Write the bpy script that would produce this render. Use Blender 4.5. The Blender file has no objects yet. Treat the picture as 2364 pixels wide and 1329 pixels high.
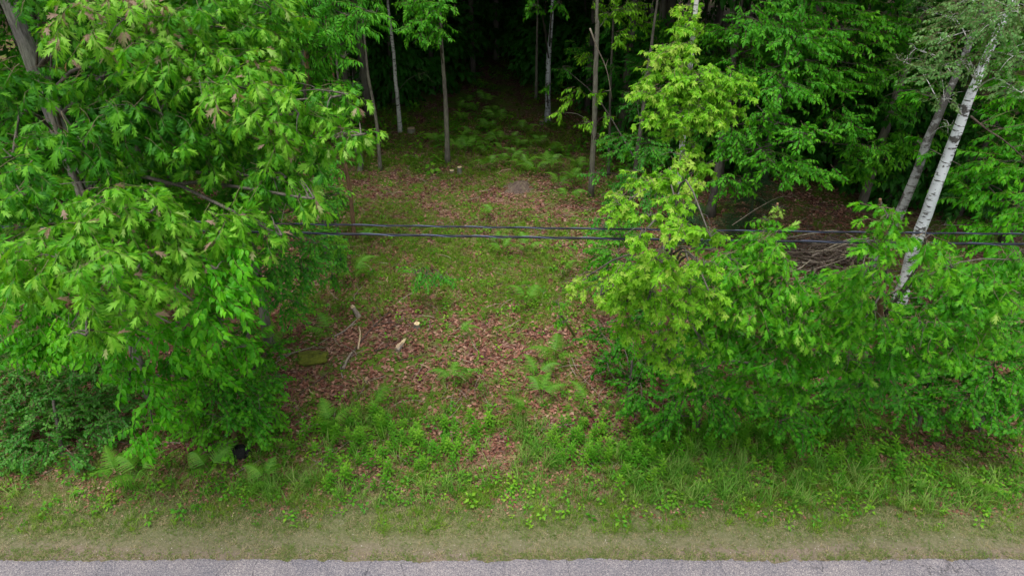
import bpy, math, random
import numpy as np
from mathutils import Matrix, Vector
rng = np.random.default_rng(11); random.seed(11)
R = math.radians
scene = bpy.context.scene

# ------------------------------------------------------------------ camera, sky, sun, exposure
PITCH = R(32.0); CAMH = 8.0; FPX = 1576.0
cam_d = bpy.data.cameras.new("camera"); cam = bpy.data.objects.new("camera", cam_d)
scene.collection.objects.link(cam); scene.camera = cam
cam.location = (0, 0, CAMH); cam.rotation_euler = (math.pi/2 - PITCH, 0, 0)
cam_d.sensor_width = 36; cam_d.lens = 24.0; cam_d.clip_end = 2000; cam_d.clip_start = 0.1

world = bpy.data.worlds.new("World"); scene.world = world; world.use_nodes = True
nt = world.node_tree; nt.nodes.clear()
SUN_EL, SUN_AZ = R(78), R(215)          # azimuth clockwise from +Y
sky = nt.nodes.new("ShaderNodeTexSky"); sky.sky_type = 'NISHITA'; sky.sun_disc = False
sky.sun_elevation = SUN_EL; sky.sun_rotation = SUN_AZ; sky.dust_density = 3.0
hsv = nt.nodes.new("ShaderNodeHueSaturation"); hsv.inputs['Saturation'].default_value = 0.22
bg = nt.nodes.new("ShaderNodeBackground"); bg.inputs['Strength'].default_value = 0.15
wo = nt.nodes.new("ShaderNodeOutputWorld")
nt.links.new(sky.outputs[0], hsv.inputs['Color']); nt.links.new(hsv.outputs[0], bg.inputs['Color']); nt.links.new(bg.outputs[0], wo.inputs[0])
sun_d = bpy.data.lights.new("sun", 'SUN'); sun_d.energy = 1.5; sun_d.angle = R(35); sun_d.color = (1, 0.97, 0.92)
sun = bpy.data.objects.new("sun", sun_d); scene.collection.objects.link(sun)
sdir = Vector((math.sin(SUN_AZ)*math.cos(SUN_EL), math.cos(SUN_AZ)*math.cos(SUN_EL), math.sin(SUN_EL)))
sun.rotation_euler = sdir.to_track_quat('Z', 'Y').to_euler()
scene.view_settings.view_transform = 'Standard'; scene.view_settings.look = 'None'
scene.view_settings.exposure = 0.9; scene.view_settings.gamma = 1.0
scene.render.engine = 'CYCLES'
scene.cycles.max_bounces = 6; scene.cycles.diffuse_bounces = 3; scene.cycles.transmission_bounces = 4
scene.cycles.transparent_max_bounces = 4

# ------------------------------------------------------------------ geometry of the view (points of the photo to points of the place)
Fv = np.array([0, math.cos(PITCH), -math.sin(PITCH)]); Uv = np.array([0, math.sin(PITCH), math.cos(PITCH)])
def PD(px, py, t):
    a = (px-1182)/FPX; b = (664.5-py)/FPX
    return np.array([0, 0, CAMH]) + t*(Fv + a*np.array([1., 0, 0]) + b*Uv)
def G(px, py, z=0.0):
    a = (px-1182)/FPX; b = (664.5-py)/FPX
    d = Fv + a*np.array([1., 0, 0]) + b*Uv
    return np.array([0, 0, CAMH]) + d*((z-CAMH)/d[2])
def PY(px, py, Y):
    a = (px-1182)/FPX; b = (664.5-py)/FPX
    d = Fv + a*np.array([1., 0, 0]) + b*Uv
    return np.array([0, 0, CAMH]) + d*(Y/d[1])
def project(p):
    q = p - np.array([0, 0, CAMH]); t = q@Fv
    return 1182+FPX*q[..., 0]/t, 664.5-FPX*(q@Uv)/t
def gz(x, y):
    x = np.asarray(x, float); y = np.asarray(y, float)
    k = np.clip((y-7.2)/3, 0, 1)
    return k*(0.05*np.sin(x*0.9+1.3)*np.cos(y*0.7)+0.03*np.sin(x*2.1+y*1.7)+0.015*np.sin(x*5.3-y*4.1)) - 0.05*np.clip((y-5.9)/1.2, 0, 1)
def vnoise(x, y, s, seed=0):
    """smooth value noise on the ground, for patchiness of what grows"""
    x = np.asarray(x)/s; y = np.asarray(y)/s
    xi = np.floor(x).astype(int); yi = np.floor(y).astype(int); fx = x-xi; fy = y-yi
    fx = fx*fx*(3-2*fx); fy = fy*fy*(3-2*fy)
    def h(i, j):
        v = np.sin(i*127.1+j*311.7+seed*74.7)*43758.5453
        return v-np.floor(v)
    return (h(xi, yi)*(1-fx)+h(xi+1, yi)*fx)*(1-fy)+(h(xi, yi+1)*(1-fx)+h(xi+1, yi+1)*fx)*fy

# ------------------------------------------------------------------ object helpers
def link(o, parent=None):
    scene.collection.objects.link(o)
    if parent is not None: o.parent = parent
    return o
def tag(o, label=None, cat=None, group=None, kind=None):
    if label: o["label"] = label
    if cat: o["category"] = cat
    if group: o["group"] = group
    if kind: o["kind"] = kind
    return o
def empty(name, loc, label, cat, group=None):
    o = bpy.data.objects.new(name, None); o.location = Vector([float(v) for v in loc]); o.empty_display_size = 0.2
    link(o); return tag(o, label, cat, group)
def mesh_np(name, V, T, mats, midx=None, tint=None, smooth=False):
    me = bpy.data.meshes.new(name)
    V = np.asarray(V, np.float32); T = np.asarray(T, np.int32); n = len(T); k = T.shape[1]
    me.vertices.add(len(V)); me.vertices.foreach_set("co", V.ravel())
    me.loops.add(n*k); me.loops.foreach_set("vertex_index", T.ravel())
    me.polygons.add(n); me.polygons.foreach_set("loop_start", np.arange(0, n*k, k, dtype=np.int32))
    me.polygons.foreach_set("loop_total", np.full(n, k, np.int32))
    for m in mats: me.materials.append(m)
    if midx is not None: me.polygons.foreach_set("material_index", np.asarray(midx, np.int32))
    me.polygons.foreach_set("use_smooth", np.full(n, smooth, bool))
    if tint is not None:
        a = me.attributes.new("tint", 'FLOAT', 'POINT'); a.data.foreach_set("value", np.asarray(tint, np.float32))
    me.update(calc_edges=True); return me
def obj(name, me, parent=None, origin=None):
    o = bpy.data.objects.new(name, me)
    link(o, parent); return o
def add_mesh(name, V, T, mats, parent=None, midx=None, tint=None, smooth=False):
    """V in world coordinates; stored relative to the parent's location"""
    V = np.asarray(V, float)
    if parent is not None: V = V-np.array(parent.location)
    return obj(name, mesh_np(name, V, T, mats, midx, tint, smooth), parent)

def tube(path, rad, seg=8, knobs=0.0, cap=True):
    path = np.asarray(path, float); n = len(path); rad = np.broadcast_to(np.asarray(rad, float), (n,))
    tan = np.gradient(path, axis=0); tan /= np.linalg.norm(tan, axis=1)[:, None]+1e-9
    ref = np.array([1., 0, 0]) if abs(tan[0, 0]) < 0.8 else np.array([0, 1., 0])
    V = []
    for i in range(n):
        u = ref-tan[i]*(ref@tan[i]); u /= np.linalg.norm(u); v = np.cross(tan[i], u); ref = u
        a = np.linspace(0, 2*math.pi, seg, endpoint=False)
        r = rad[i]*(1+(rng.normal(0, knobs, seg) if knobs else 0))
        V.append(path[i]+np.outer(np.cos(a)*r, u)+np.outer(np.sin(a)*r, v))
    V = np.vstack(V); T = []
    for i in range(n-1):
        for j in range(seg):
            a0 = i*seg+j; a1 = i*seg+(j+1) % seg; b0 = a0+seg; b1 = a1+seg
            T += [(a0, a1, b1), (a0, b1, b0)]
    if cap:
        c = len(V); V = np.vstack([V, path[-1], path[0]])
        for j in range(seg):
            T.append(((n-1)*seg+j, (n-1)*seg+(j+1) % seg, c)); T.append(((j+1) % seg, j, c+1))
    return V, np.array(T)
def join(parts):
    Vs, Ts, o = [], [], 0
    for V, T in parts: Vs.append(V); Ts.append(np.asarray(T)+o); o += len(V)
    return np.vstack(Vs), np.vstack(Ts)
def smoothpath(pts, n):
    pts = np.asarray(pts, float); m = len(pts)
    if m == 2: return pts[0]+(pts[1]-pts[0])*np.linspace(0, 1, n)[:, None]
    out = []; P = np.vstack([2*pts[0]-pts[1], pts, 2*pts[-1]-pts[-2]])
    for s in np.linspace(0, m-1-1e-6, n):
        i = int(s); f = s-i; p0, p1, p2, p3 = P[i:i+4]
        out.append(0.5*((2*p1)+(-p0+p2)*f+(2*p0-5*p1+4*p2-p3)*f*f+(-p0+3*p1-3*p2+p3)*f**3))
    return np.array(out)

# ------------------------------------------------------------------ materials
def newmat(name):
    m = bpy.data.materials.new(name); m.use_nodes = True; m.node_tree.nodes.clear(); return m, m.node_tree
def N(nt, t, **kw):
    n = nt.nodes.new(t)
    for k, v in kw.items():
        if k.startswith('i_'): n.inputs[int(k[2:])].default_value = v
        else: setattr(n, k, v)
    return n
def ramp(nt, stops, interp='LINEAR'):
    r = nt.nodes.new("ShaderNodeValToRGB"); r.color_ramp.interpolation = interp
    e = r.color_ramp.elements
    while len(e) < len(stops): e.new(0.5)
    for el, (p, c) in zip(e, stops): el.position = p; el.color = (*c, 1)
    return r
def leaf_mat(name, stops, trans=0.38, rough=0.5, spec=0.25):
    m, nt = newmat(name); L = nt.links
    at = N(nt, "ShaderNodeAttribute", attribute_name="tint")
    oi = N(nt, "ShaderNodeObjectInfo")
    ma = N(nt, "ShaderNodeMath", operation='MULTIPLY_ADD'); ma.inputs[1].default_value = 0.22
    L.new(oi.outputs['Random'], ma.inputs[0]); L.new(at.outputs['Fac'], ma.inputs[2])
    r = ramp(nt, stops); L.new(ma.outputs[0], r.inputs[0])
    tc = N(nt, "ShaderNodeTexCoord"); nz = N(nt, "ShaderNodeTexNoise"); nz.inputs['Scale'].default_value = 40; L.new(tc.outputs['Object'], nz.inputs['Vector'])
    mx = N(nt, "ShaderNodeMix", data_type='RGBA', blend_type='MULTIPLY'); mx.inputs[0].default_value = 0.5
    rr = ramp(nt, [(0.3, (.75, .78, .7)), (0.7, (1.15, 1.12, 1.1))]); L.new(nz.outputs[0], rr.inputs[0])
    L.new(r.outputs[0], mx.inputs[6]); L.new(rr.outputs[0], mx.inputs[7])
    p = N(nt, "ShaderNodeBsdfPrincipled"); L.new(mx.outputs[2], p.inputs['Base Color'])
    p.inputs['Roughness'].default_value = rough; p.inputs['Specular IOR Level'].default_value = spec
    t = N(nt, "ShaderNodeBsdfTranslucent")
    g = N(nt, "ShaderNodeMix", data_type='RGBA', blend_type='MULTIPLY'); g.inputs[0].default_value = 1
    g.inputs[7].default_value = (1.5, 1.45, 0.6, 1); L.new(mx.outputs[2], g.inputs[6]); L.new(g.outputs[2], t.inputs[0])
    ms = N(nt, "ShaderNodeMixShader"); ms.inputs[0].default_value = trans
    L.new(p.outputs[0], ms.inputs[1]); L.new(t.outputs[0], ms.inputs[2])
    o = N(nt, "ShaderNodeOutputMaterial"); L.new(ms.outputs[0], o.inputs[0]); return m
PINK = (.30, .20, .15)
M = {}
M['oak'] = leaf_mat("oak leaf", [(0, (0.023, 0.140, 0.007)), (.35, (0.053, 0.239, 0.007)), (.65, (0.123, 0.362, 0.013)), (.90, (0.220, 0.466, 0.044)), (.97, (0.255, 0.396, 0.099)), (1.0, PINK)], spec=.22, rough=.5)
M['bass'] = leaf_mat("broad leaf", [(0, (0.027, 0.207, 0.002)), (.5, (0.063, 0.320, 0.004)), (1, (0.152, 0.487, 0.011))], spec=.25)
M['ash'] = leaf_mat("lance leaf", [(0, (0.024, 0.177, 0.003)), (.5, (0.055, 0.286, 0.007)), (1, (0.138, 0.439, 0.014))], spec=.25)
M['elm'] = leaf_mat("oval leaf", [(0, (0.021, 0.170, 0.007)), (.5, (0.046, 0.256, 0.014)), (.9, (0.120, 0.378, 0.021)), (1, (0.193, 0.463, 0.023))], spec=.25)
M['maple'] = leaf_mat("yellow maple leaf", [(0, (.050, .220, .002)), (.5, (.125, .365, .006)), (.9, (.260, .520, .030)), (1, (.34, .50, .07))], spec=.25)
M['oaksap'] = leaf_mat("sapling leaf", [(0, (0.021, 0.152, 0.003)), (.45, (0.055, 0.274, 0.006)), (.85, (0.141, 0.408, 0.013)), (1, (0.282, 0.443, 0.077))], spec=.2)
M['dark'] = leaf_mat("dark leaf", [(0, (.024, .140, .010)), (.5, (.050, .220, .022)), (1, (.120, .330, .040))], spec=.3)
M['bush'] = leaf_mat("bush leaf", [(0, (0.016, 0.128, 0.005)), (.5, (0.046, 0.244, 0.009)), (1, (0.129, 0.402, 0.016))], spec=.2)
M['birch'] = leaf_mat("birch leaf", [(0, (0.037, 0.137, 0.019)), (.5, (0.084, 0.221, 0.047)), (1, (0.179, 0.326, 0.105))])
M['spruce'] = leaf_mat("spruce needle", [(0, (.012, .050, .014)), (1, (.028, .085, .026))], trans=.1)
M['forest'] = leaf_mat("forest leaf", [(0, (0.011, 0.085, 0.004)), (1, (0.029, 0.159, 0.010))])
M['fern'] = leaf_mat("fern", [(0, (.050, .190, .010)), (.5, (.095, .280, .022)), (1, (.180, .380, .040))], spec=.25)
M['grass'] = leaf_mat("grass blade", [(0, (.070, .150, .008)), (.5, (.125, .270, .010)), (.8, (.200, .340, .024)), (1, (.36, .31, .15))], spec=.25)
M['drygrass'] = leaf_mat("mown grass blade", [(0, (.055, .125, .016)), (.45, (.110, .205, .028)), (.72, (.19, .24, .07)), (1, (.38, .31, .20))], spec=.2)
M['tallgrass'] = leaf_mat("tall grass blade", [(0, (.055, .190, .022)), (.6, (.125, .320, .035)), (1, (.30, .40, .11))], spec=.2)
M['herb'] = leaf_mat("herb leaf", [(0, (.036, .180, .008)), (.5, (.095, .315, .016)), (1, (.230, .440, .030))], spec=.2)
M['litter'] = leaf_mat("dead leaf", [(0, (0.048, 0.021, 0.017)), (.30, (0.180, 0.070, 0.048)), (.58, (0.332, 0.160, 0.112)), (.85, (0.465, 0.294, 0.218)), (1, (0.589, 0.475, 0.389))], trans=.1, spec=.2, rough=.6)

def bark(name, c1, c2, scale=14, stretch=(1, 1, .16), bumpd=.5, foot=False):
    m, nt = newmat(name); L = nt.links
    tc = N(nt, "ShaderNodeTexCoord"); mp = N(nt, "ShaderNodeMapping"); mp.inputs['Scale'].default_value = stretch
    L.new(tc.outputs['Object'], mp.inputs[0])
    nz = N(nt, "ShaderNodeTexNoise"); nz.inputs['Scale'].default_value = scale*2; nz.inputs['Detail'].default_value = 8; nz.inputs['Roughness'].default_value = .65
    L.new(mp.outputs[0], nz.inputs['Vector'])
    n2 = N(nt, "ShaderNodeTexNoise"); n2.inputs['Scale'].default_value = 3; n2.inputs['Detail'].default_value = 5; L.new(tc.outputs['Object'], n2.inputs['Vector'])
    r = ramp(nt, [(.32, c1), (.68, c2)]); L.new(nz.outputs[0], r.inputs[0])
    r2 = ramp(nt, [(.4, (0, 0, 0)), (.65, (1, 1, 1))]); L.new(n2.outputs[0], r2.inputs[0])
    mx = N(nt, "ShaderNodeMix", data_type='RGBA'); L.new(r2.outputs[0], mx.inputs[0]); L.new(r.outputs[0], mx.inputs[6])
    mm = N(nt, "ShaderNodeMix", data_type='RGBA', blend_type='MULTIPLY'); mm.inputs[0].default_value = 1; L.new(r.outputs[0], mm.inputs[6]); mm.inputs[7].default_value = (1.35, 1.45, 1.25, 1)
    L.new(mm.outputs[2], mx.inputs[7])
    colout = mx.outputs[2]
    if foot:        # pale crust of fungus and lime on the lowest part of the trunk
        sp = N(nt, "ShaderNodeSeparateXYZ"); L.new(tc.outputs['Object'], sp.inputs[0])
        ad = N(nt, "ShaderNodeMath", operation='MULTIPLY_ADD'); ad.inputs[1].default_value = -1.6; L.new(n2.outputs[0], ad.inputs[0]); L.new(sp.outputs['Z'], ad.inputs[2])
        rf = ramp(nt, [(.0, (.85, .85, .85)), (.35, (0, 0, 0))]); L.new(ad.outputs[0], rf.inputs[0])
        mf = N(nt, "ShaderNodeMix", data_type='RGBA'); L.new(rf.outputs[0], mf.inputs[0]); L.new(colout, mf.inputs[6]); mf.inputs[7].default_value = (.55, .58, .56, 1); colout = mf.outputs[2]
    b = N(nt, "ShaderNodeBump"); b.inputs['Strength'].default_value = bumpd; b.inputs['Distance'].default_value = .02; L.new(nz.outputs[0], b.inputs['Height'])
    p = N(nt, "ShaderNodeBsdfPrincipled"); p.inputs['Roughness'].default_value = .9; p.inputs['Specular IOR Level'].default_value = .2
    L.new(colout, p.inputs['Base Color']); L.new(b.outputs[0], p.inputs['Normal'])
    o = N(nt, "ShaderNodeOutputMaterial"); L.new(p.outputs[0], o.inputs[0]); return m
M['bark_oak'] = bark("grey oak bark", (.05, .048, .042), (.19, .18, .165), 16)
M['bark_grey'] = bark("grey brown bark", (.08, .07, .058), (.22, .20, .17), 18, bumpd=.3)
M['bark_brown'] = bark("brown bark", (.10, .055, .035), (.27, .155, .095), 18, bumpd=.3)
M['bark_dark'] = bark("dark bark", (.045, .038, .033), (.13, .115, .10), 14)
M['bark_pine'] = bark("old furrowed bark", (.08, .065, .058), (.40, .34, .30), 9, (1, 1, .07), 1, True)
M['twig'] = bark("twig", (.07, .05, .035), (.16, .12, .08), 20, bumpd=.1)
M['greentwig'] = bark("green twig", (.10, .14, .03), (.16, .20, .05), 20, bumpd=.1)
M['deadwood'] = bark("dead branch bark", (.13, .10, .085), (.34, .28, .235), 16, bumpd=.3)
M['rotwood'] = bark("weathered wood", (.042, .030, .026), (.13, .095, .08), 16, bumpd=.5)
M['cutwood'] = bark("fresh cut wood", (.50, .36, .20), (.72, .56, .36), 30, (1, 1, 1), .15)
M['splitwood'] = bark("splintered wood", (.30, .20, .13), (.56, .42, .30), 22, (1, 1, .3), .5)

def birch_mat(name, dark_thr, band=26, white=(.70, .72, .74)):
    m, nt = newmat(name); L = nt.links
    tc = N(nt, "ShaderNodeTexCoord")
    def nz(sc, scale, detail=4, rough=.55):
        mp = N(nt, "ShaderNodeMapping"); mp.inputs['Scale'].default_value = sc; L.new(tc.outputs['Object'], mp.inputs[0])
        n = N(nt, "ShaderNodeTexNoise"); n.inputs['Scale'].default_value = scale; n.inputs['Detail'].default_value = detail; n.inputs['Roughness'].default_value = rough
        L.new(mp.outputs[0], n.inputs['Vector']); return n
    lent = nz((.22, .22, 1), band, 3); patch = nz((.8, .8, 1), 4.2, 8, .68); grey = nz((1, 1, .6), 2, 4); fine = nz((1, 1, 1.5), 60, 3)
    rl = ramp(nt, [(.375, (1, 1, 1)), (.43, (0, 0, 0))]); L.new(lent.outputs[0], rl.inputs[0])
    rp = ramp(nt, [(dark_thr, (0, 0, 0)), (dark_thr+.05, (1, 1, 1))]); L.new(patch.outputs[0], rp.inputs[0])
    mxx = N(nt, "ShaderNodeMath", operation='MAXIMUM'); L.new(rl.outputs[0], mxx.inputs[0]); L.new(rp.outputs[0], mxx.inputs[1])
    rw = ramp(nt, [(.35, tuple(v*.62 for v in white)), (.6, white)]); L.new(grey.outputs[0], rw.inputs[0])
    rd = ramp(nt, [(.3, (.025, .023, .022)), (.7, (.13, .12, .11))]); L.new(fine.outputs[0], rd.inputs[0])
    mx = N(nt, "ShaderNodeMix", data_type='RGBA'); L.new(mxx.outputs[0], mx.inputs[0]); L.new(rw.outputs[0], mx.inputs[6]); L.new(rd.outputs[0], mx.inputs[7])
    b = N(nt, "ShaderNodeBump"); b.inputs['Strength'].default_value = .5; b.inputs['Distance'].default_value = .01; L.new(mxx.outputs[0], b.inputs['Height'])
    p = N(nt, "ShaderNodeBsdfPrincipled"); p.inputs['Roughness'].default_value = .65; L.new(mx.outputs[2], p.inputs['Base Color']); L.new(b.outputs[0], p.inputs['Normal'])
    o = N(nt, "ShaderNodeOutputMaterial"); L.new(p.outputs[0], o.inputs[0]); return m
M['birch_white'] = birch_mat("white birch bark", .55, 26, (.80, .83, .86))
M['birch_grey'] = birch_mat("grey birch bark", .47, white=(.33, .335, .33))
M['birch_slim'] = birch_mat("slim birch bark", .60, 34, (.60, .60, .56))
M['birch_dark'] = birch_mat("dark blotched birch bark", .53, 30, (.52, .53, .55))

def plain(name, c, rough=.6, spec=.4, metallic=0):
    m, nt = newmat(name); p = N(nt, "ShaderNodeBsdfPrincipled"); p.inputs['Base Color'].default_value = (*c, 1)
    p.inputs['Roughness'].default_value = rough; p.inputs['Specular IOR Level'].default_value = spec; p.inputs['Metallic'].default_value = metallic
    o = N(nt, "ShaderNodeOutputMaterial"); nt.links.new(p.outputs[0], o.inputs[0]); return m
M['cable'] = plain("black cable sheath", (.012, .014, .024), .5, .3)
M['wire'] = plain("bare messenger wire", (.12, .14, .22), .4, .5, .6)
M['blackrock'] = bark("black plastic", (.010, .010, .011), (.028, .026, .028), 20, (1, 1, 1), .3)
M['pebble'] = leaf_mat("pebble", [(0, (.16, .13, .11)), (.5, (.32, .27, .24)), (1, (.62, .58, .54))], trans=0, rough=.8)

# ------------------------------------------------------------------ ground
def ground_mat():
    m, nt = newmat("forest floor soil"); L = nt.links
    ge = N(nt, "ShaderNodeNewGeometry"); sep = N(nt, "ShaderNodeSeparateXYZ"); L.new(ge.outputs['Position'], sep.inputs[0])
    def nz(scale, detail=6, rough=.6, vec=None):
        n = N(nt, "ShaderNodeTexNoise"); n.inputs['Scale'].default_value = scale; n.inputs['Detail'].default_value = detail; n.inputs['Roughness'].default_value = rough
        L.new(ge.outputs['Position'] if vec is None else vec, n.inputs['Vector']); return n
    def mix(f, a, b, bt='MIX'):
        x = N(nt, "ShaderNodeMix", data_type='RGBA', blend_type=bt)
        if hasattr(f, 'is_linked'): L.new(f, x.inputs[0])
        else: x.inputs[0].default_value = f
        for s, i in ((a, 6), (b, 7)):
            if hasattr(s, 'is_linked'): L.new(s, x.inputs[i])
            else: x.inputs[i].default_value = (*s, 1)
        return x.outputs[2]
    # litter coloured soil
    vo = N(nt, "ShaderNodeTexVoronoi"); vo.inputs['Scale'].default_value = 22; L.new(ge.outputs['Position'], vo.inputs['Vector'])
    rl = ramp(nt, [(0, (.050, .022, .018)), (.4, (.120, .055, .042)), (.75, (.20, .100, .075)), (1, (.30, .19, .15))])
    sc = N(nt, "ShaderNodeSeparateColor"); L.new(vo.outputs['Color'], sc.inputs[0]); L.new(sc.outputs[0], rl.inputs[0])
    moss = ramp(nt, [(.3, (.055, .095, .012)), (.7, (.115, .200, .018))]); L.new(nz(30).outputs[0], moss.inputs[0])
    fm = ramp(nt, [(.45, (0, 0, 0)), (.58, (1, 1, 1))]); L.new(nz(1.1, 10, .75).outputs[0], fm.inputs[0])
    floor = mix(fm.outputs[0], rl.outputs[0], moss.outputs[0])
    # verge: bare dirt near the road edge, grass further in
    sx = N(nt, "ShaderNodeMapping"); sx.inputs['Scale'].default_value = (.28, 1.6, 1); L.new(ge.outputs['Position'], sx.inputs[0])
    nn = nz(2.2, 8, .65, sx.outputs[0]); n3 = nz(6, 6)
    add = N(nt, "ShaderNodeMath", operation='MULTIPLY_ADD'); add.inputs[1].default_value = .50; L.new(nn.outputs[0], add.inputs[0]); L.new(sep.outputs['Y'], add.inputs[2])
    dirt = ramp(nt, [(.3, (.085, .062, .048)), (.5, (.185, .138, .112)), (.7, (.32, .255, .215))]); L.new(nz(20, 12, .95).outputs[0], dirt.inputs[0])
    vgr = ramp(nt, [(.32, (.045, .060, .022)), (.5, (.115, .130, .050)), (.68, (.24, .20, .13))]); L.new(nz(26, 10, .85).outputs[0], vgr.inputs[0])
    mr = N(nt, "ShaderNodeMapRange"); mr.inputs[1].default_value = 5.9; mr.inputs[2].default_value = 7.9; L.new(add.outputs[0], mr.inputs[0])
    zone = ramp(nt, [(0, (.2, .1, .1)), (.08, (0.75, 0, 0)), (.12, (0.2, 0, 0)), (.17, (0.2, 0, 0)), (.23, (.65, 0, 0)), (.38, (.95, 0, 0))]); L.new(mr.outputs[0], zone.inputs[0])
    zs = N(nt, "ShaderNodeSeparateColor"); L.new(zone.outputs[0], zs.inputs[0])
    verge = mix(zs.outputs[0], dirt.outputs[0], vgr.outputs[0])
    m2 = N(nt, "ShaderNodeMapRange"); m2.inputs[1].default_value = 6.95; m2.inputs[2].default_value = 7.35; L.new(add.outputs[0], m2.inputs[0])
    col = mix(m2.outputs[0], verge, floor)
    b = N(nt, "ShaderNodeBump"); b.inputs['Strength'].default_value = .6; b.inputs['Distance'].default_value = .03; L.new(nz(35, 8, .7).outputs[0], b.inputs['Height'])
    p = N(nt, "ShaderNodeBsdfPrincipled"); p.inputs['Roughness'].default_value = .95; p.inputs['Specular IOR Level'].default_value = .15
    L.new(col, p.inputs['Base Color']); L.new(b.outputs[0], p.inputs['Normal'])
    o = N(nt, "ShaderNodeOutputMaterial"); L.new(p.outputs[0], o.inputs[0]); return m
def axis(lo, hi, dlo, dhi, d, grow=1.25):
    a = list(np.arange(dlo, dhi, d)); s = d
    while a[-1] < hi: s *= grow; a.append(a[-1]+s)
    s = d
    while a[0] > lo: s *= grow; a.insert(0, a[0]-s)
    return np.array(a)
def sheet(xs, ys, zf):
    X, Y = np.meshgrid(xs, ys); V = np.stack([X.ravel(), Y.ravel(), zf(X, Y).ravel()], 1); nx, ny = len(xs), len(ys)
    i = np.arange((nx-1)*(ny-1)); r = i//(nx-1); c = i % (nx-1); a = r*nx+c
    return V, np.stack([a, a+1, a+nx+1, a+nx], 1)
V, T = sheet(axis(-300, 300, -14, 14, .2), axis(-300, 500, 5.0, 26, .2), lambda x, y: gz(x, y)-0.0*(x))
tag(add_mesh("ground", V, T, [ground_mat()], smooth=True), kind="structure")

def road_mat():
    m, nt = newmat("chip seal asphalt"); L = nt.links
    ge = N(nt, "ShaderNodeNewGeometry")
    vo = N(nt, "ShaderNodeTexVoronoi"); vo.inputs['Scale'].default_value = 105; L.new(ge.outputs['Position'], vo.inputs['Vector'])
    s = N(nt, "ShaderNodeSeparateColor"); L.new(vo.outputs['Color'], s.inputs[0])
    r = ramp(nt, [(0, (.075, .074, .092)), (.3, (.148, .138, .156)), (.6, (.205, .186, .196)), (.85, (.27, .244, .244)), (1, (.36, .335, .33))]); L.new(s.outputs[0], r.inputs[0])
    n = N(nt, "ShaderNodeTexNoise"); n.inputs['Scale'].default_value = 1.7; n.inputs['Detail'].default_value = 6; L.new(ge.outputs['Position'], n.inputs['Vector'])
    rn = ramp(nt, [(.3, (.76, .77, .82)), (.7, (1.1, 1.06, 1.03))]); L.new(n.outputs[0], rn.inputs[0])
    mx = N(nt, "ShaderNodeMix", data_type='RGBA', blend_type='MULTIPLY'); mx.inputs[0].default_value = 1; L.new(r.outputs[0], mx.inputs[6]); L.new(rn.outputs[0], mx.inputs[7])
    # hairline cracks running across
    mp = N(nt, "ShaderNodeMapping"); mp.inputs['Scale'].default_value = (1, .45, 1); L.new(ge.outputs['Position'], mp.inputs[0])
    nw = N(nt, "ShaderNodeTexNoise"); nw.inputs['Scale'].default_value = 3; nw.inputs['Detail'].default_value = 5; L.new(mp.outputs[0], nw.inputs['Vector'])
    vm = N(nt, "ShaderNodeVectorMath", operation='MULTIPLY_ADD'); vm.inputs[1].default_value = (.5, .5, .5); L.new(nw.outputs['Color'], vm.inputs[0]); L.new(mp.outputs[0], vm.inputs[2])
    vc = N(nt, "ShaderNodeTexVoronoi", feature='DISTANCE_TO_EDGE'); vc.inputs['Scale'].default_value = .75; L.new(vm.outputs[0], vc.inputs['Vector'])
    rc = ramp(nt, [(0, (.25, .25, .27)), (.006, (1, 1, 1))]); L.new(vc.outputs['Distance'], rc.inputs[0])
    m2 = N(nt, "ShaderNodeMix", data_type='RGBA', blend_type='MULTIPLY'); m2.inputs[0].default_value = .85; L.new(mx.outputs[2], m2.inputs[6]); L.new(rc.outputs[0], m2.inputs[7])
    b = N(nt, "ShaderNodeBump"); b.inputs['Strength'].default_value = .7; b.inputs['Distance'].default_value = .008; L.new(vo.outputs['Distance'], b.inputs['Height']); b.invert = True
    p = N(nt, "ShaderNodeBsdfPrincipled"); p.inputs['Roughness'].default_value = .85; L.new(m2.outputs[2], p.inputs['Base Color']); L.new(b.outputs[0], p.inputs['Normal'])
    o = N(nt, "ShaderNodeOutputMaterial"); L.new(p.outputs[0], o.inputs[0]); return m
# road slab with a slightly crumbling edge
xs = axis(-300, 300, -8, 8, .04, 1.3); k = len(xs)
edge = 5.865+0.008*np.sin(xs*7)+0.014*np.sin(xs*1.3)+rng.normal(0, .008, k)-.035*np.clip(vnoise(xs, xs*0, .16, 3)-.72, 0, 1)*4
rows = [np.stack([xs, edge, np.full(k, -.06)], 1), np.stack([xs, edge-.006, np.full(k, .024)], 1), np.stack([xs, edge-.05, np.full(k, .032)], 1), np.stack([xs, np.full(k, 2.9), np.full(k, .06)], 1), np.stack([xs, np.full(k, -.4), np.full(k, .03)], 1), np.stack([xs, np.full(k, -.42), np.full(k, -.06)], 1)]
V = np.vstack(rows); T = []
i = np.arange((len(rows)-1)*(k-1)); r_ = i//(k-1); c_ = i % (k-1); a = r_*k+c_
tag(add_mesh("road", V, np.stack([a, a+k, a+k+1, a+1], 1), [road_mat()]), kind="structure")

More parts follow.
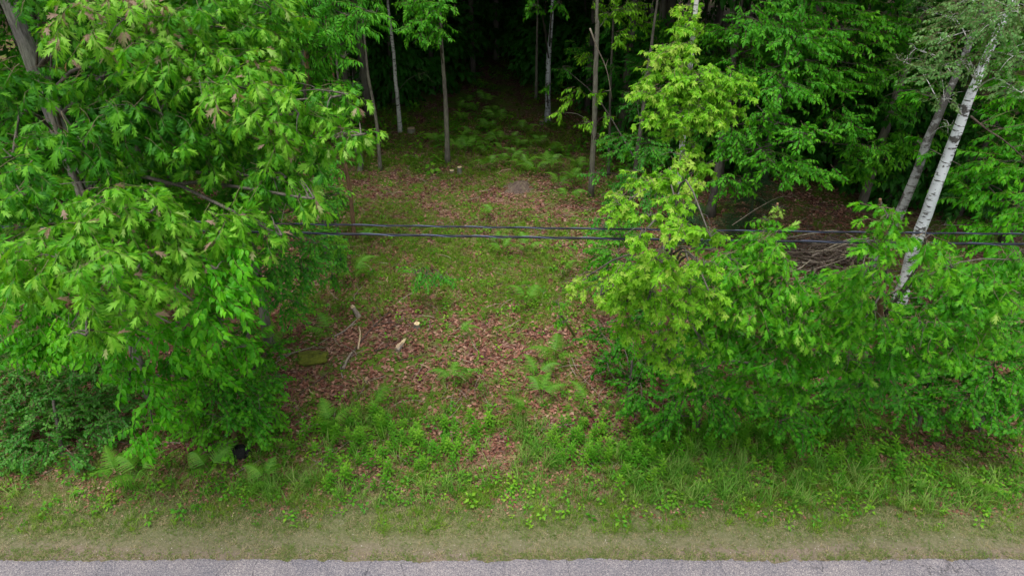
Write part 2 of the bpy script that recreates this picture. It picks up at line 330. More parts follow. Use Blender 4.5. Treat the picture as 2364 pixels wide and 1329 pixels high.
# ------------------------------------------------------------------ leaves and leafy twigs
def leaf(shape):
    """a leaf along +x, unit length, slightly folded and drooping; returns V, T"""
    if shape == 'oval' or shape == 'lance' or shape == 'round':
        w = {'oval': .30, 'lance': .17, 'round': .42}[shape]
        st = [(0, 0), (.28, w*.95), (.62, w*.78), (1, 0)]
        V = [(0, 0, 0), (.28, w*.95, .06), (.62, w*.78, .04), (1, 0, -.14), (.62, -w*.78, .04), (.28, -w*.95, .06), (.3, 0, 0), (.62, 0, -.03)]
        T = [(0, 6, 1), (6, 7, 2), (6, 2, 1), (7, 3, 2), (0, 5, 6), (6, 4, 7), (6, 5, 4), (7, 4, 3)]
    elif shape in ('d_oval', 'd_round', 'd_lance'):
        w = {'d_oval': .31, 'd_round': .44, 'd_lance': .19}[shape]
        V = [(0, 0, 0), (.42, w, .07), (1, 0, -.14), (.46, -w, .07), (.45, 0, -.01)]; T = [(0, 4, 1), (4, 2, 1), (0, 3, 4), (4, 3, 2)]
    elif shape == 'diamond':
        V = [(0, 0, 0), (.45, .28, .06), (1, 0, -.12), (.45, -.28, .06), (.45, 0, 0)]; T = [(0, 4, 1), (4, 2, 1), (0, 3, 4), (4, 3, 2)]
    elif shape == 'oak':
        V = [(0, 0, 0), (.32, .085, 0), (.32, -.085, 0), (.64, .095, -.03), (.64, -.095, -.03), (1.0, 0, -.16), (.44, .25, .05), (.41, -.24, .05), (.82, .34, .02), (.80, -.33, .02), (1.02, .16, -.11), (1.0, -.18, -.11), (.12, .02, 0), (.12, -.02, 0), (.83, .03, -.08), (.83, -.03, -.08)]
        T = [(0, 2, 1), (1, 2, 4), (1, 4, 3), (3, 4, 5), (12, 1, 6), (2, 13, 7), (1, 3, 8), (4, 2, 9), (3, 14, 10), (15, 4, 11)]
    elif shape == 'maple':
        V = [(0, 0, 0)]; T = []
        for ang, L, w in ((0, 1, .24), (52, .78, .20), (-52, .78, .20), (108, .42, .15), (-108, .42, .15)):
            c, s = math.cos(R(ang)), math.sin(R(ang)); b0 = .16; o = len(V)
            for (u, v, z) in ((0, 0, 0), (L*.5, w, .03), (L, 0, -.12*L), (L*.5, -w, .03)):
                V.append((b0+u*c-v*s, u*s+v*c, z))
            T += [(o, o+2, o+1), (o, o+3, o+2)]
        V[0] = (.05, 0, 0)
    V = np.array(V, float); 
    return V, np.array(T)
def place(V, base, d, up, s):
    d = d/np.linalg.norm(d); y = np.cross(up, d); y /= np.linalg.norm(y)+1e-9; z = np.cross(d, y)
    return base+s*(V[:, :1]*d+V[:, 1:2]*y+V[:, 2:]*z)
def spray(shape, n, L, leafL, droop=.35, term=False, tipc=.15, wob=.35, seed=0, opposite=False, twigr=.004):
    r = np.random.default_rng(seed); Vs, Ts, ti, mi, o = [], [], [], [], 0
    path = np.array([[u*L, 0, -.12*L*u*u+.06*L*math.sin(u*5+seed)] for u in np.linspace(0, 1, 5)]); path[:, 1] += .05*L*np.sin(np.linspace(0, 3, 5)+seed)
    V, T = tube(path, np.linspace(twigr, twigr*.4, 5), 3, cap=False); Vs.append(V); Ts.append(T); o += len(V); ti.append(np.full(len(V), .5)); mi.append(np.ones(len(T), int))
    lv, lt = leaf(shape)
    for k in range(n):
        u = 1-(k/n)**1.3*.85 if term else .12+.88*(k+.5)/n
        u += r.normal(0, .02); u = min(max(u, .02), 1)
        p = np.array([np.interp(u, np.linspace(0, 1, 5), path[:, j]) for j in range(3)])
        side = 1 if k % 2 else -1
        a = side*r.uniform(.5, 1.25) if not term else r.uniform(-math.pi*.75, math.pi*.75)*(1-.2*u)
        if k == n-1 and not term: a = r.uniform(-.3, .3)
        d = np.array([math.cos(a), math.sin(a), -droop+r.normal(0, wob*.6)])
        up = np.array([r.normal(0, wob), r.normal(0, wob), 1.])
        s = leafL*r.uniform(.72, 1.15)*(1 if shape != 'maple' else .95)
        pet = .18*leafL; q = p+d/np.linalg.norm(d)*pet
        V = place(lv, q, d, up, s)
        bend = ((V-q)@(d/np.linalg.norm(d))); V[:, 2] -= .35*bend*bend/leafL*r.uniform(.2, 1.3)
        Vs.append(V); Ts.append(lt+o); o += len(V); ti.append(np.full(len(V), r.uniform(0, .55)+tipc*u+r.uniform(0, .12))); mi.append(np.zeros(len(lt), int))
    return np.vstack(Vs), np.vstack(Ts), np.concatenate(ti), np.concatenate(mi)
def compound(n, L, leafL, shape, seed):
    """a pinnate leaf with paired drooping leaflets"""
    return spray(shape, n, L, leafL, droop=.45, wob=.22, seed=seed, tipc=.15)
def spruce_twig(seed, L=.5):
    r = np.random.default_rng(seed); Vs, Ts, ti, mi, o = [], [], [], [], 0
    V, T = tube([[0, 0, 0], [L*.5, 0, -.02], [L, 0, -.05]], [.006, .004, .002], 3, cap=False); Vs.append(V); Ts.append(T); o += len(V); ti.append(np.full(len(V), .5)); mi.append(np.ones(len(T), int))
    def needles(p, d, ln):
        nonlocal o
        m = int(ln/.022)
        y = np.cross([0, 0, 1], d)
        for k in range(m):
            b = p+d*ln*k/m
            for s in (-1, 1):
                t = b+(d*.7+y*s*.9+np.array([0, 0, .25]))*.032
                Vs.append(np.array([b, b+d*.016, t])); Ts.append(np.array([[o, o+1, o+2]])); o += 3; ti.append(np.full(3, r.uniform(0, 1))); mi.append(np.zeros(1, int))
    needles(np.zeros(3), np.array([1., 0, -.08]), L)
    for k in range(10):
        u = (k+.7)/11; s = 1 if k % 2 else -1
        d = np.array([.62, .78*s, -.12]); needles(np.array([u*L, 0, -.05*u]), d, L*.5*(1-u)+.05)
    return np.vstack(Vs), np.vstack(Ts), np.concatenate(ti), np.concatenate(mi)
SPEC = {}
def species(key, mat, fn, nvar=5, length=.4, twig='twig'):
    vs = [fn(100*len(SPEC)+i) for i in range(nvar)]
    SPEC[key] = dict(mats=[M[mat], M[twig]], v=vs, L=length, me=None, name=key)
species('oak', 'oak', lambda s: spray('oak', 17, .36, .122, droop=.7, term=True, seed=s, tipc=.24, wob=.6), 8, .45)
species('oaksap', 'oaksap', lambda s: spray('oak', 12, .28, .100, droop=.5, term=True, seed=s, tipc=.2, wob=.5), 7, .35)
species('bass', 'bass', lambda s: spray('oval', 17, .48, .095, droop=.75, seed=s, wob=.3), 7, .55, 'greentwig')
species('ash', 'ash', lambda s: spray('d_lance', 20, .50, .115, droop=.6, seed=s, wob=.25), 6, .55, 'greentwig')
species('mid', 'ash', lambda s: spray('d_oval', 19, .46, .095, droop=.45, seed=s, wob=.35), 7, .5)
species('midfar', 'ash', lambda s: spray('diamond', 14, .46, .13, droop=.55, seed=s, wob=.3), 5, .5)
species('elm', 'elm', lambda s: spray('d_oval', 20, .45, .075, droop=.4, seed=s), 7, .45)
species('maple', 'maple', lambda s: spray('maple', 15, .26, .062, droop=.65, seed=s, term=True, tipc=.3, wob=.55), 7, .32)
species('lanceyel', 'maple', lambda s: spray('oval', 9, .34, .10, droop=.7, seed=s), 4, .36)
species('dark', 'dark', lambda s: spray('d_round', 19, .30, .052, droop=.25, seed=s, wob=.45), 6, .32)
species('bush', 'bush', lambda s: spray('d_round', 18, .32, .062, droop=.4, seed=s, wob=.45), 7, .34)
species('birch', 'birch', lambda s: spray('d_round', 14, .42, .050, droop=.6, seed=s, wob=.5), 5, .42)
species('spruce', 'spruce', spruce_twig, 4, .5)
species('forest', 'forest', lambda s: spray('diamond', 12, .60, .20, droop=.3, seed=s, twigr=.002), 5, .6)

def basis(d, up):
    d = d/np.linalg.norm(d, axis=1)[:, None]; y = np.cross(up, d); y /= np.linalg.norm(y, axis=1)[:, None]+1e-9
    return np.stack([d, y, np.cross(d, y)], 2)         # columns
def realise(sp, P, B, S, tv):
    s = SPEC[sp] if isinstance(sp, str) else sp; nv = len(s['v']); idx = rng.integers(0, nv, len(P)); Vs, Ts, ti, mi, o = [], [], [], [], 0
    for k in range(nv):
        q = np.where(idx == k)[0]
        if not len(q): continue
        V, T, t, m = s['v'][k]
        W = np.einsum('nij,vj->nvi', B[q]*S[q][:, None, None], V)+P[q][:, None, :]
        Vs.append(W.reshape(-1, 3)); Ts.append((T[None]+(np.arange(len(q))*len(V))[:, None, None]+o).reshape(-1, 3)); o += len(q)*len(V)
        ti.append((t[None]+tv[q][:, None]).ravel()); mi.append(np.tile(m, len(q)))
    return np.vstack(Vs), np.vstack(Ts), np.concatenate(ti), np.concatenate(mi)
def spec_meshes(sp):
    s = SPEC[sp]
    if s['me'] is None: s['me'] = [mesh_np("leafy_twig", V, T, s['mats'], m, t) for V, T, t, m in s['v']]
    return s['me']
NOBJ = 0
CAMP = np.array([0, 0, CAMH])
def foliage(root, trunkxy, clumps, sp, dens=1.0, nobj=0, flat=.7, tint=0.0, scale=1.0, out=.55):
    """clumps: list of (centre, radius, amount); leafy twigs in tiers over each clump"""
    global NOBJ
    P, D, CT = [], [], []
    s = SPEC[sp]
    for c, r, amt, ct in clumps:
        n = max(3, int(dens*amt*46*(r/.6)**2*(.45/s['L'])**1.2/scale**2))
        u = rng.normal(size=(n, 3)); u /= np.linalg.norm(u, axis=1)[:, None]
        rad = rng.random(n)**.42
        q = u*rad[:, None]*np.array([1, 1, flat])*r*(1+.25*rng.normal(size=(n, 1))*.6)
        # tiers: pull heights to a few levels so that gaps show between them
        lev = np.round(q[:, 2]/(.32*r))*.32*r; q[:, 2] = q[:, 2]*.45+lev*.55
        outw = np.array([c[0]-trunkxy[0], c[1]-trunkxy[1], 0.]); outw /= np.linalg.norm(outw)+1e-6
        d = q/r*.9+outw*out+rng.normal(0, .38, (n, 3)); d[:, 2] = d[:, 2]*.45-.12
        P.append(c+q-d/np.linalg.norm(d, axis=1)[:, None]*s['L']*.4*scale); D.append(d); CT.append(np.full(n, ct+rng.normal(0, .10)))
    P = np.vstack(P); D = np.vstack(D); CT = np.concatenate(CT); n = len(P)
    P[:, 2] = np.maximum(P[:, 2], .12+gz(P[:, 0], P[:, 1]))
    up = np.array([0, 0, 1.])+rng.normal(0, .38, (n, 3)); B = basis(D, up); S = scale*rng.uniform(.8, 1.15, n)
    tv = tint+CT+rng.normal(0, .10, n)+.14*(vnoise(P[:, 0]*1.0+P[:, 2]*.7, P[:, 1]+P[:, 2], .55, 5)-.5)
    order = np.argsort(np.linalg.norm(P-CAMP, axis=1)); px, py = project(P)
    vis = [i for i in order if -20 < px[i] < 2384 and -20 < py[i] < 1349][:nobj]
    mk = np.zeros(n, bool); mk[vis] = True; loc = np.array(root.location)
    if nobj:
        mes = spec_meshes(sp)
        for i in vis:
            o = bpy.data.objects.new("leafy_twig", mes[rng.integers(len(mes))]); scene.collection.objects.link(o); o.parent = root
            mt = np.eye(4); mt[:3, :3] = B[i]*S[i]; mt[:3, 3] = P[i]-loc
            o.matrix_local = Matrix(mt.tolist()); NOBJ += 1
    rest = ~mk
    if rest.sum():
        V, T, t, m = realise(sp, P[rest], B[rest], S[rest], tv[rest])
        tag(add_mesh("foliage", V, T, s['mats'], root, m, t), kind="stuff")
def tree(name, label, cat, base, top, r0, bark_, sp, clumps, dens=1., nobj=60, group=None, mids=(), r1=.02, seg=10, tint=0., scale=1., limbs=True, knobs=.03, extra=(), flat=.7, trunk=True, ctint=None):
    """base, top world points; clumps as (px, py, depth, radius[, amount]) seen from the road, or ('w', x, y, z, radius, amount)"""
    base = np.array(base, float); base[2] = gz(base[0], base[1])-.05; top = np.array(top, float)
    root = empty(name, base, label, cat, group)
    path = smoothpath([base]+[np.array(m, float) for m in mids]+[top], 26)
    path[1:-1] += np.cumsum(rng.normal(0, .012, (24, 3))*np.array([1, 1, 0]), 0)*min(1, r0*8)
    u = np.linspace(0, 1, 26); rad = r0*(1-u)**.75+r1; rad[0] *= 1.35; rad[1] *= 1.12
    if trunk:
        V, T = tube(path, rad, seg, knobs); add_mesh("trunk", V, T, [bark_], root, smooth=True)
    C = []
    for c in clumps:
        if c[0] == 'w': C.append((np.array(c[1:4], float), c[4], c[5], 0.))
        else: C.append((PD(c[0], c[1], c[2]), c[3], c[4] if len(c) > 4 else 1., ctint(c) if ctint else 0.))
    for p, r in extra: pass
    if limbs:
        for c, r, amt, _ in C:
            if len(C) > 12 and rng.random() < .4: continue
            dist = np.linalg.norm((c-base)[:2]); zt = max(base[2]+.3, c[2]-rng.uniform(.15, .6)*dist-.1)
            k = int(np.argmin(np.abs(path[:, 2]-zt))); a = path[k]
            mid = (a+c)/2+np.array([0, 0, .10*dist+.05])+rng.normal(0, .06, 3)
            end = c+(c-a)/(np.linalg.norm(c-a)+1e-6)*r*.5; end[2] -= .1*r
            pp = smoothpath([a, mid, c, end], 10); br = min(rad[k]*.5, .007+.005*dist)
            segs = [tube(pp, np.linspace(br, .004, 10), 5, .04)]
            for j in range(5):
                s0 = pp[rng.integers(5, 9)]; e = c+rng.normal(0, .55, 3)*r*np.array([1, 1, .5])
                segs.append(tube(smoothpath([s0, (s0+e)/2+[0, 0, .05], e], 5), np.linspace(br*.3+.002, .002, 5), 3, cap=False))
            V, T = join(segs); add_mesh("branch", V, T, [M['bark_dark'] if bark_ is not M['birch_white'] and bark_ is not M['birch_grey'] else M['birch_slim']], root, smooth=True)
    if C: foliage(root, base, C, sp, dens, nobj, tint=tint, scale=scale, flat=flat)
    return root, path

# ---- the trees left of the clearing
def oak_light_tint(c):     # young pale tips, plus light on front boughs and shade behind painted into tint
    young = abs((c[1]-60)-(c[0]-300)*.47) < 55 and c[0] > 230 and c[2] < 8.9 or (c[2] < 7.7 and c[1] > 440)  # ridge and front boughs that get the painted lit tint
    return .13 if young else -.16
def W(x, y, z): return (x, y, z)
tree("red_oak_tree", "large oak with grey leaning trunk and pointed lobed leaves, filling the upper left", "tree", (-8.2, 12.1, 0), (-9.0, 12.4, 15), .21, M['bark_oak'], 'oak',
     [(765, 225, 8.6, .33), (805, 315, 8.3, .28), (655, 265, 8.4, .55), (540, 200, 8.6, .65), (400, 130, 8.6, .7), (270, 50, 8.5, .7), (480, 60, 9, .6), (600, 40, 9.5, .6),
      (500, 330, 9, .6), (350, 250, 8.7, .7), (240, 180, 8.9, .5), (30, 350, 8, .5), (60, 440, 7.6, .45), (190, 330, 8.4, .5), (30, 190, 8.6, .4),
      (250, 510, 7.4, .55), (340, 490, 7.5, .4), (140, 590, 7.3, .55), (40, 580, 7.6, .5), (265, 640, 7.1, .42), (200, 745, 7.1, .26), (420, 570, 7.9, .42),
      (690, 455, 8.1, .26), (630, 410, 8.6, .4), (730, 350, 8.6, .3), (560, 520, 8, .28), (500, 505, 7.9, .25), (620, 530, 8.1, .18), (360, 650, 7.6, .35),
      (400, -90, 9.5, 1, .7), (120, -60, 9, .8, .7), (200, 60, 9.5, .6), (560, 130, 10, .7), (430, 300, 10.5, .8), (300, 400, 10.5, .6), (560, 440, 10, .5),
      ('w', -7, 11, 9.5, 1.8, .35), ('w', -10, 12, 10, 2, .35), ('w', -7.5, 9, 8.6, 1.4, .35), ('w', -6, 12.6, 9.8, 1.5, .3)], dens=1.35, nobj=300, tint=-.08, ctint=oak_light_tint, seg=16, mids=[(-8.2, 12.1, 3), (-8.45, 12.2, 7)])
tree("basswood_tree", "tree with large bright oval drooping leaves below the oak, cascading over the verge", "tree", G(352, 930), (-6.6, 9.6, 5.4), .07, M['bark_grey'], 'bass',
     [(535, 570, 8.0, .26), (480, 610, 7.9, .3), (545, 650, 8.0, .26), (560, 710, 8.2, .22), (500, 730, 8.3, .33), (420, 760, 8.5, .36), (560, 500, 8.4, .2), (500, 670, 8.0, .3), (330, 760, 9.2, .42), (245, 790, 9.3, .4), (170, 740, 9.6, .4),
      (60, 720, 9.6, .5), (30, 660, 9.4, .45), (470, 670, 9.5, .5), (560, 800, 9.8, .3), (480, 830, 9.8, .35), (300, 870, 9.5, .28), (400, 830, 9.9, .33), (450, 880, 10.1, .28), (530, 820, 9.9, .3), (90, 780, 9.8, .4), (150, 800, 9.9, .3), (350, 905, 9.3, .3), (350, 965, 9.2, .3), (335, 1010, 9.0, .24),
      (70, 800, 9.9, .4), (90, 440, 11, .4), (210, 455, 11, .4), (390, 470, 10, .45), (470, 490, 10, .45), (520, 520, 10, .35)], dens=1.2, nobj=230, tint=.05)
tree("elm_tree", "tree with bare grey lower trunk at the leaf litter's edge and small oval leaves", "tree", G(622, 790), PD(500, -80, 10.5), .085, M['bark_grey'], 'elm',
     [(700, 620, 11.2, .38), (650, 590, 11, .4), (720, 600, 11.4, .16), (660, 690, 11.6, .33), (600, 650, 11, .36), (720, 560, 11.2, .28), (570, 400, 11, .4), (620, 400, 10.8, .35), (690, 540, 11.8, .35), (730, 460, 12.5, .4),
      (640, 470, 12, .45), (560, 520, 12, .4), (690, 700, 12.4, .25), (520, 460, 11.5, .4), (770, 450, 12.8, .25), (740, 480, 12.6, .2), (620, 330, 12, .5), (700, 380, 12.5, .45)], dens=1.25, nobj=150, mids=[PD(590, 620, 12.6), PD(548, 370, 11.6)], tint=.28)
tree("ash_tree", "tree with long narrow bright leaves left of the old conifer, thin brown trunk half hidden", "tree", G(735, 480), PD(690, -60, 15), .075, M['bark_brown'], 'ash',
     [(650, 60, 13.5, .7), (750, 60, 13.3, .6), (825, 45, 13.2, .35), (860, 30, 13.2, .2), (620, 180, 14, .6), (720, 140, 13.8, .4), (560, 110, 14, .6), (770, 110, 13.5, .3), (730, 200, 14.3, .35), (790, 130, 13.3, .2), (650, 250, 14.5, .45), (740, 0, 13.5, .6), (620, -40, 14, .8), (800, 235, 15, .22), (830, -40, 14, .5), (770, 380, 14.2, .25)], dens=1.2, nobj=110, mids=[PD(712, 230, 16.6)], tint=.08)
tree("shrub", "dense dark bluish green shrub with small round leaves at the left edge above the verge", "shrub", G(140, 1040), (G(140, 1040)+[0, .3, .8]), .02, M['bark_dark'], 'dark',
     [(80, 900, 11.3, .5), (180, 850, 11.5, .5), (250, 920, 11.2, .42), (50, 1000, 10.9, .4), (150, 990, 10.9, .4), (240, 1000, 10.8, .3), (20, 800, 11.8, .55), (130, 790, 12, .5), (20, 940, 11, .5), (230, 840, 11.7, .4), (90, 1045, 10.6, .3), (190, 930, 11, .4), (110, 950, 11, .4), (60, 850, 11.5, .4), (270, 960, 10.9, .3), (170, 1050, 10.5, .22), (30, 1050, 10.6, .25), (-60, 880, 11.4, .6), (300, 850, 11.9, .35)], dens=1.7, nobj=110, tint=.12, limbs=False)
tree("shrub", "mid green rounded shrub standing over the black plastic object", "shrub", G(540, 1010), (G(540, 1010)+[0, .2, 1.3]), .025, M['bark_brown'], 'bush',
     [(520, 900, 10.4, .4), (590, 940, 10.4, .33), (540, 960, 10.3, .3), (430, 960, 10.6, .28), (620, 870, 10.8, .25), (480, 980, 10.9, .33), (560, 860, 11.6, .35), (610, 910, 11.3, .25), (440, 900, 11.5, .35), (600, 1000, 10.8, .25), (450, 850, 11.8, .35), (400, 950, 11.1, .25), (510, 1030, 10.6, .18), (640, 960, 11.1, .15)], dens=1.8, nobj=130, tint=.38)
tree("understory_tree", "shaded leafy tree standing behind the oak in the upper left corner", "tree", (-9.5, 16.5, 0), (-9.8, 16.8, 9), .13, M['bark_dark'], 'midfar',
     [(60, 100, 15.5, 1.), (250, 330, 15, .8), (430, 60, 15.5, 1.1), (130, 500, 13.5, .7), (330, 430, 14, .8), (250, 80, 16, 1.1), (30, 560, 13, .6), (180, 620, 13, .6), (480, 260, 16, 1), (360, 580, 13.5, .6), (30, 300, 15, .8), (520, 600, 14, .5)], dens=.9, nobj=0)

# ---- the trees around the dark opening
def bare_trunk(name, label, pts, depthY, r, bark_, up=10, lean=0, sp=None, clumps=(), nobj=0, r1=.03, group=None, cat="tree", seg=10, tint=0., dens=1.):
    """pts: photo points of the trunk from its foot upwards, all at about the foot's distance; above the picture it goes on up to a crown"""
    b = G(*pts[0]); P = [PY(x, y, b[1]) for x, y in pts[1:]]
    last = P[-1]; d = (last-b); d /= max(d[2], .5); top = last+np.array([d[0]*.6, 0, 1.])*(up-last[2])
    return tree(name, label, cat, b, top, r*.8, bark_, sp or 'mid', clumps, nobj=nobj, mids=P, r1=r1*.5, group=group, seg=seg, tint=tint, dens=dens)
def crown(x, y, z, r=2.5, amt=.5): return ('w', x, y, z, r, amt)
bare_trunk("slim_tree", "slim straight grey trunk in the centre with a hanging fan of bright leaves", [(1033, 370), (1028, 220), (1020, 60)], 0, .085, M['bark_grey'], 12, clumps=[(945, 60, 17.5, .35), (990, 30, 17.3, .45), (1010, 70, 17.5, .3), (960, 5, 17.5, .5), (1025, 20, 17.5, .3), (975, 85, 17.4, .25), (985, -60, 18, .7), crown(-2, 20.5, 9), crown(-3, 21, 10.5)], nobj=50, tint=.05, dens=1.2)
bare_trunk("slim_birch_tree", "slender white birch with dark flecks and a forked top, left of the central grey trunk", [(924, 302), (915, 190), (906, 80), (895, -10)], 0, .075, M['birch_slim'], 11, sp='birch', clumps=[crown(-4.5, 22.6, 9), (975, 170, 23, .3, .5)], nobj=10)
rt, _ = bare_trunk("birch_tree", "white and black blotched birch standing in the shade right of centre", [(1264, 278), (1266, 130), (1275, -10)], 0, .115, M['birch_dark'], 13, clumps=[(1235, 15, 18.5, .22), (1290, 8, 18.5, .16), (1240, -30, 18.5, .4), crown(1.4, 24, 9.5), (1263, 200, 20.5, .06)], nobj=20, tint=.05)
bare_trunk("slim_tree", "thin dark trunk just left of the blotched birch in shade", [(1237, 228), (1240, 100), (1243, -10)], 0, .055, M['bark_grey'], 10, clumps=[crown(.8, 26, 9)])
bare_trunk("leaning_slim_tree", "slim grey trunk at the right side of the clearing with loose bright yellow leaf sprays", [(1364, 450), (1373, 250), (1378, 60), (1380, -10)], 0, .08, M['bark_grey'], 12, sp='lanceyel',
     clumps=[(1310, 235, 17.6, .2), (1290, 262, 17.6, .14), (1355, 285, 17.6, .17), (1330, 205, 17.8, .17), (1392, 320, 17.6, .17), (1400, 270, 17.8, .14), (1345, 130, 18.2, .18), (1380, 215, 17.8, .2), (1400, 30, 17, .35), (1450, 20, 17, .4), (1435, 85, 17, .25), (1480, 50, 17.4, .3), (1410, -40, 17, .5)], nobj=90, dens=1.25)
bare_trunk("old_conifer_tree", "thick old trunk with furrowed bark and whitish flaring foot, left of the opening", [(832, 228), (828, 150), (822, 60), (818, -10)], 0, .36, M['bark_pine'], 16, clumps=[crown(-6.5, 27, 11, 3)], r1=.08, seg=20)
for pts, r, lab, bk in [([(878, 388), (868, 280), (850, 180), (838, 60)], .06, "slim grey trunk right of the old conifer, foot in the leaf litter", 'bark_grey'),
                        ([(815, 262), (806, 180), (790, 100), (782, 10)], .055, "thin pale trunk just left of the old conifer", 'bark_grey'),
                        ([(828, 240), (812, 150), (798, 90)], .05, "thin dark trunk hard against the old conifer's left side", 'bark_dark'),
                        ([(912, 215), (903, 100), (896, 0)], .09, "dark trunk in deep shade behind the slender birch", 'bark_dark'),
                        ([(818, 545), (808, 450), (797, 380), (790, 330)], .055, "thin rusty brown leaning trunk between the elm leaves and the grass", 'bark_brown'),
                        ([(752, 597), (748, 545), (742, 500), (730, 420)], .085, "short dark trunk crossed by the cables beside the oval leaves", 'bark_dark'),
                        ([(1662, 430), (1672, 330), (1688, 170), (1698, -10)], .085, "grey trunk behind the bright maple's right side", 'bark_dark'),
                        ([(1405, 400), (1408, 300), (1412, 150)], .05, "thin dark trunk just right of the slim grey trunk with yellow sprays", 'bark_dark'),
                        ([(2045, 320), (2055, 200), (2072, 90), (2080, -10)], .11, "dark trunk behind the broad leaves, left of the twin birches", 'bark_dark')]:
    bare_trunk("slim_tree", lab, pts, 0, r*.9, M[bk], 11, clumps=[crown(G(*pts[0])[0]*1.03, G(*pts[0])[1], 9.3, 1.8, .3)], nobj=0, seg=8)
# crooked trunk
b = G(830, 388); tree("crooked_tree", "crooked pale trunk bending at its foot beside the oak's outermost leaves", "tree", b, PY(770, 60, b[1]), .065, M['bark_grey'], 'mid', [crown(b[0]-1.2, b[1], 9, 1.8, .3)], nobj=0, mids=[PY(833, 365, b[1]), PY(815, 330, b[1]), PY(790, 250, b[1])])

# ---- right of the clearing
tree("maple_tree", "young maple with a thin whitish stem and bright yellow-green lobed leaves high right of centre", "tree", (2.85, 10.5, 0), (2.6, 10.6, 8.2), .04, M['birch_slim'], 'maple',
     [(1590, 60, 9.9, .26), (1560, 120, 9.8, .36), (1600, 190, 9.7, .45), (1530, 210, 9.8, .36), (1500, 170, 9.9, .2), (1680, 195, 9.7, .33), (1725, 185, 9.8, .16), (1630, 260, 9.7, .33), (1570, 260, 9.7, .3), (1510, 270, 9.8, .2), (1690, 260, 9.8, .2), (1590, 20, 10, .15), (1600, 340, 9.9, .16), (1615, 380, 10, .2), (1570, 300, 10, .15)], dens=1.9, nobj=150, tint=.08, flat=.55)
tree("maple_sapling", "yellow-green maple sapling in front of the cables at the right side of the clearing", "tree", G(1530, 900), PD(1565, 385, 8.8), .045, M['bark_brown'], 'maple',
     [(1570, 365, 8.8, .15), (1540, 405, 8.6, .2), (1480, 415, 8.6, .18), (1605, 430, 8.5, .16), (1560, 470, 7.9, .18), (1440, 470, 8.3, .22), (1500, 500, 8.0, .12), (1565, 525, 6.9, .16), (1635, 535, 6.8, .14), (1480, 545, 7.0, .14),
      (1530, 600, 7.2, .22), (1440, 625, 7.8, .2), (1620, 610, 7.6, .16), (1340, 650, 8.8, .16), (1395, 675, 8.5, .2), (1500, 680, 7.9, .26), (1590, 670, 8, .2), (1560, 760, 8.4, .2), (1460, 745, 8.6, .2), (1620, 790, 8.5, .13), (1545, 830, 8.8, .16), (1590, 850, 8.8, .12), (1640, 680, 8, .22), (1560, 700, 7.9, .26), (1450, 690, 8.2, .24), (1500, 620, 7.6, .2), (1510, 800, 8.8, .2)], dens=2.2, nobj=230, tint=.10, flat=.6)
tree("broadleaf_tree", "tall tree with layered oval green leaves between the maple and the twin birches", "tree", G(1640, 495), PD(1740, -200, 16), .10, M['bark_dark'], 'mid',
     [(1750, 50, 14.5, .7), (1850, 90, 14, .7), (1950, 70, 14.4, .7), (2060, 50, 14.4, .55), (1720, 170, 15, .6), (1820, 200, 14, .6), (1930, 180, 14.8, .6), (1780, 280, 14.4, .5), (1860, 310, 13.9, .4), (1950, 280, 15, .5),
      (1830, 390, 14.2, .4), (1780, 370, 14.5, .4), (1700, 330, 15.5, .5), (2040, 160, 15, .5), (2090, 90, 15, .35), (1880, 0, 14.5, .8), (1660, 70, 16, .5), (2000, 340, 15.5, .5), (2060, 250, 15.8, .4), (1890, 400, 14.8, .35), (1700, 420, 15.5, .4), (1640, 250, 16, .4), (1800, -80, 15, 1.), (2010, -60, 15, .9), ('w', 6, 15, 9.3, 2, .3), ('w', 8.5, 15.5, 9.3, 2, .3)], dens=1.15, tint=.14, nobj=150, limbs=True)
tree("understory_tree", "dark leafy tree behind the broad leaves in the right background", "tree", (9, 20, 0), (9, 20.2, 9), .12, M['bark_dark'], 'midfar',
     [(1650, 150, 20, 1), (1800, 150, 19, 1.2), (1950, 150, 19, 1.2), (2100, 200, 18, 1), (1700, 330, 19, .9), (2000, 380, 18, .7), (2150, 60, 18, 1.1), (2100, 330, 17, .6), (1560, 80, 20, .8), (1500, 330, 19, .7), (1600, 300, 18.5, .6), (1560, 420, 17.5, .5)], dens=.9, tint=.15, nobj=0)
tree("small_leaved_tree", "slight tree with small dull leaves behind the yellow sprays", "tree", G(1455, 470), (3.5, 17.5, 5.5), .05, M['bark_dark'], 'elm',
     [(1335, 115, 20, .4), (1305, 160, 20, .28), (1400, 150, 19, .4), (1420, 60, 19, .5), (1430, 330, 17.5, .5), (1450, 410, 17, .5), (1500, 350, 17, .5), (1475, 230, 18, .55), (1490, 140, 18, .5), (1420, 450, 16.6, .35), (1380, 400, 17.6, .25), (1510, 450, 16, .4), (1450, 500, 15.4, .4), (1395, 520, 15, .3)], dens=1., nobj=30, tint=-.15)
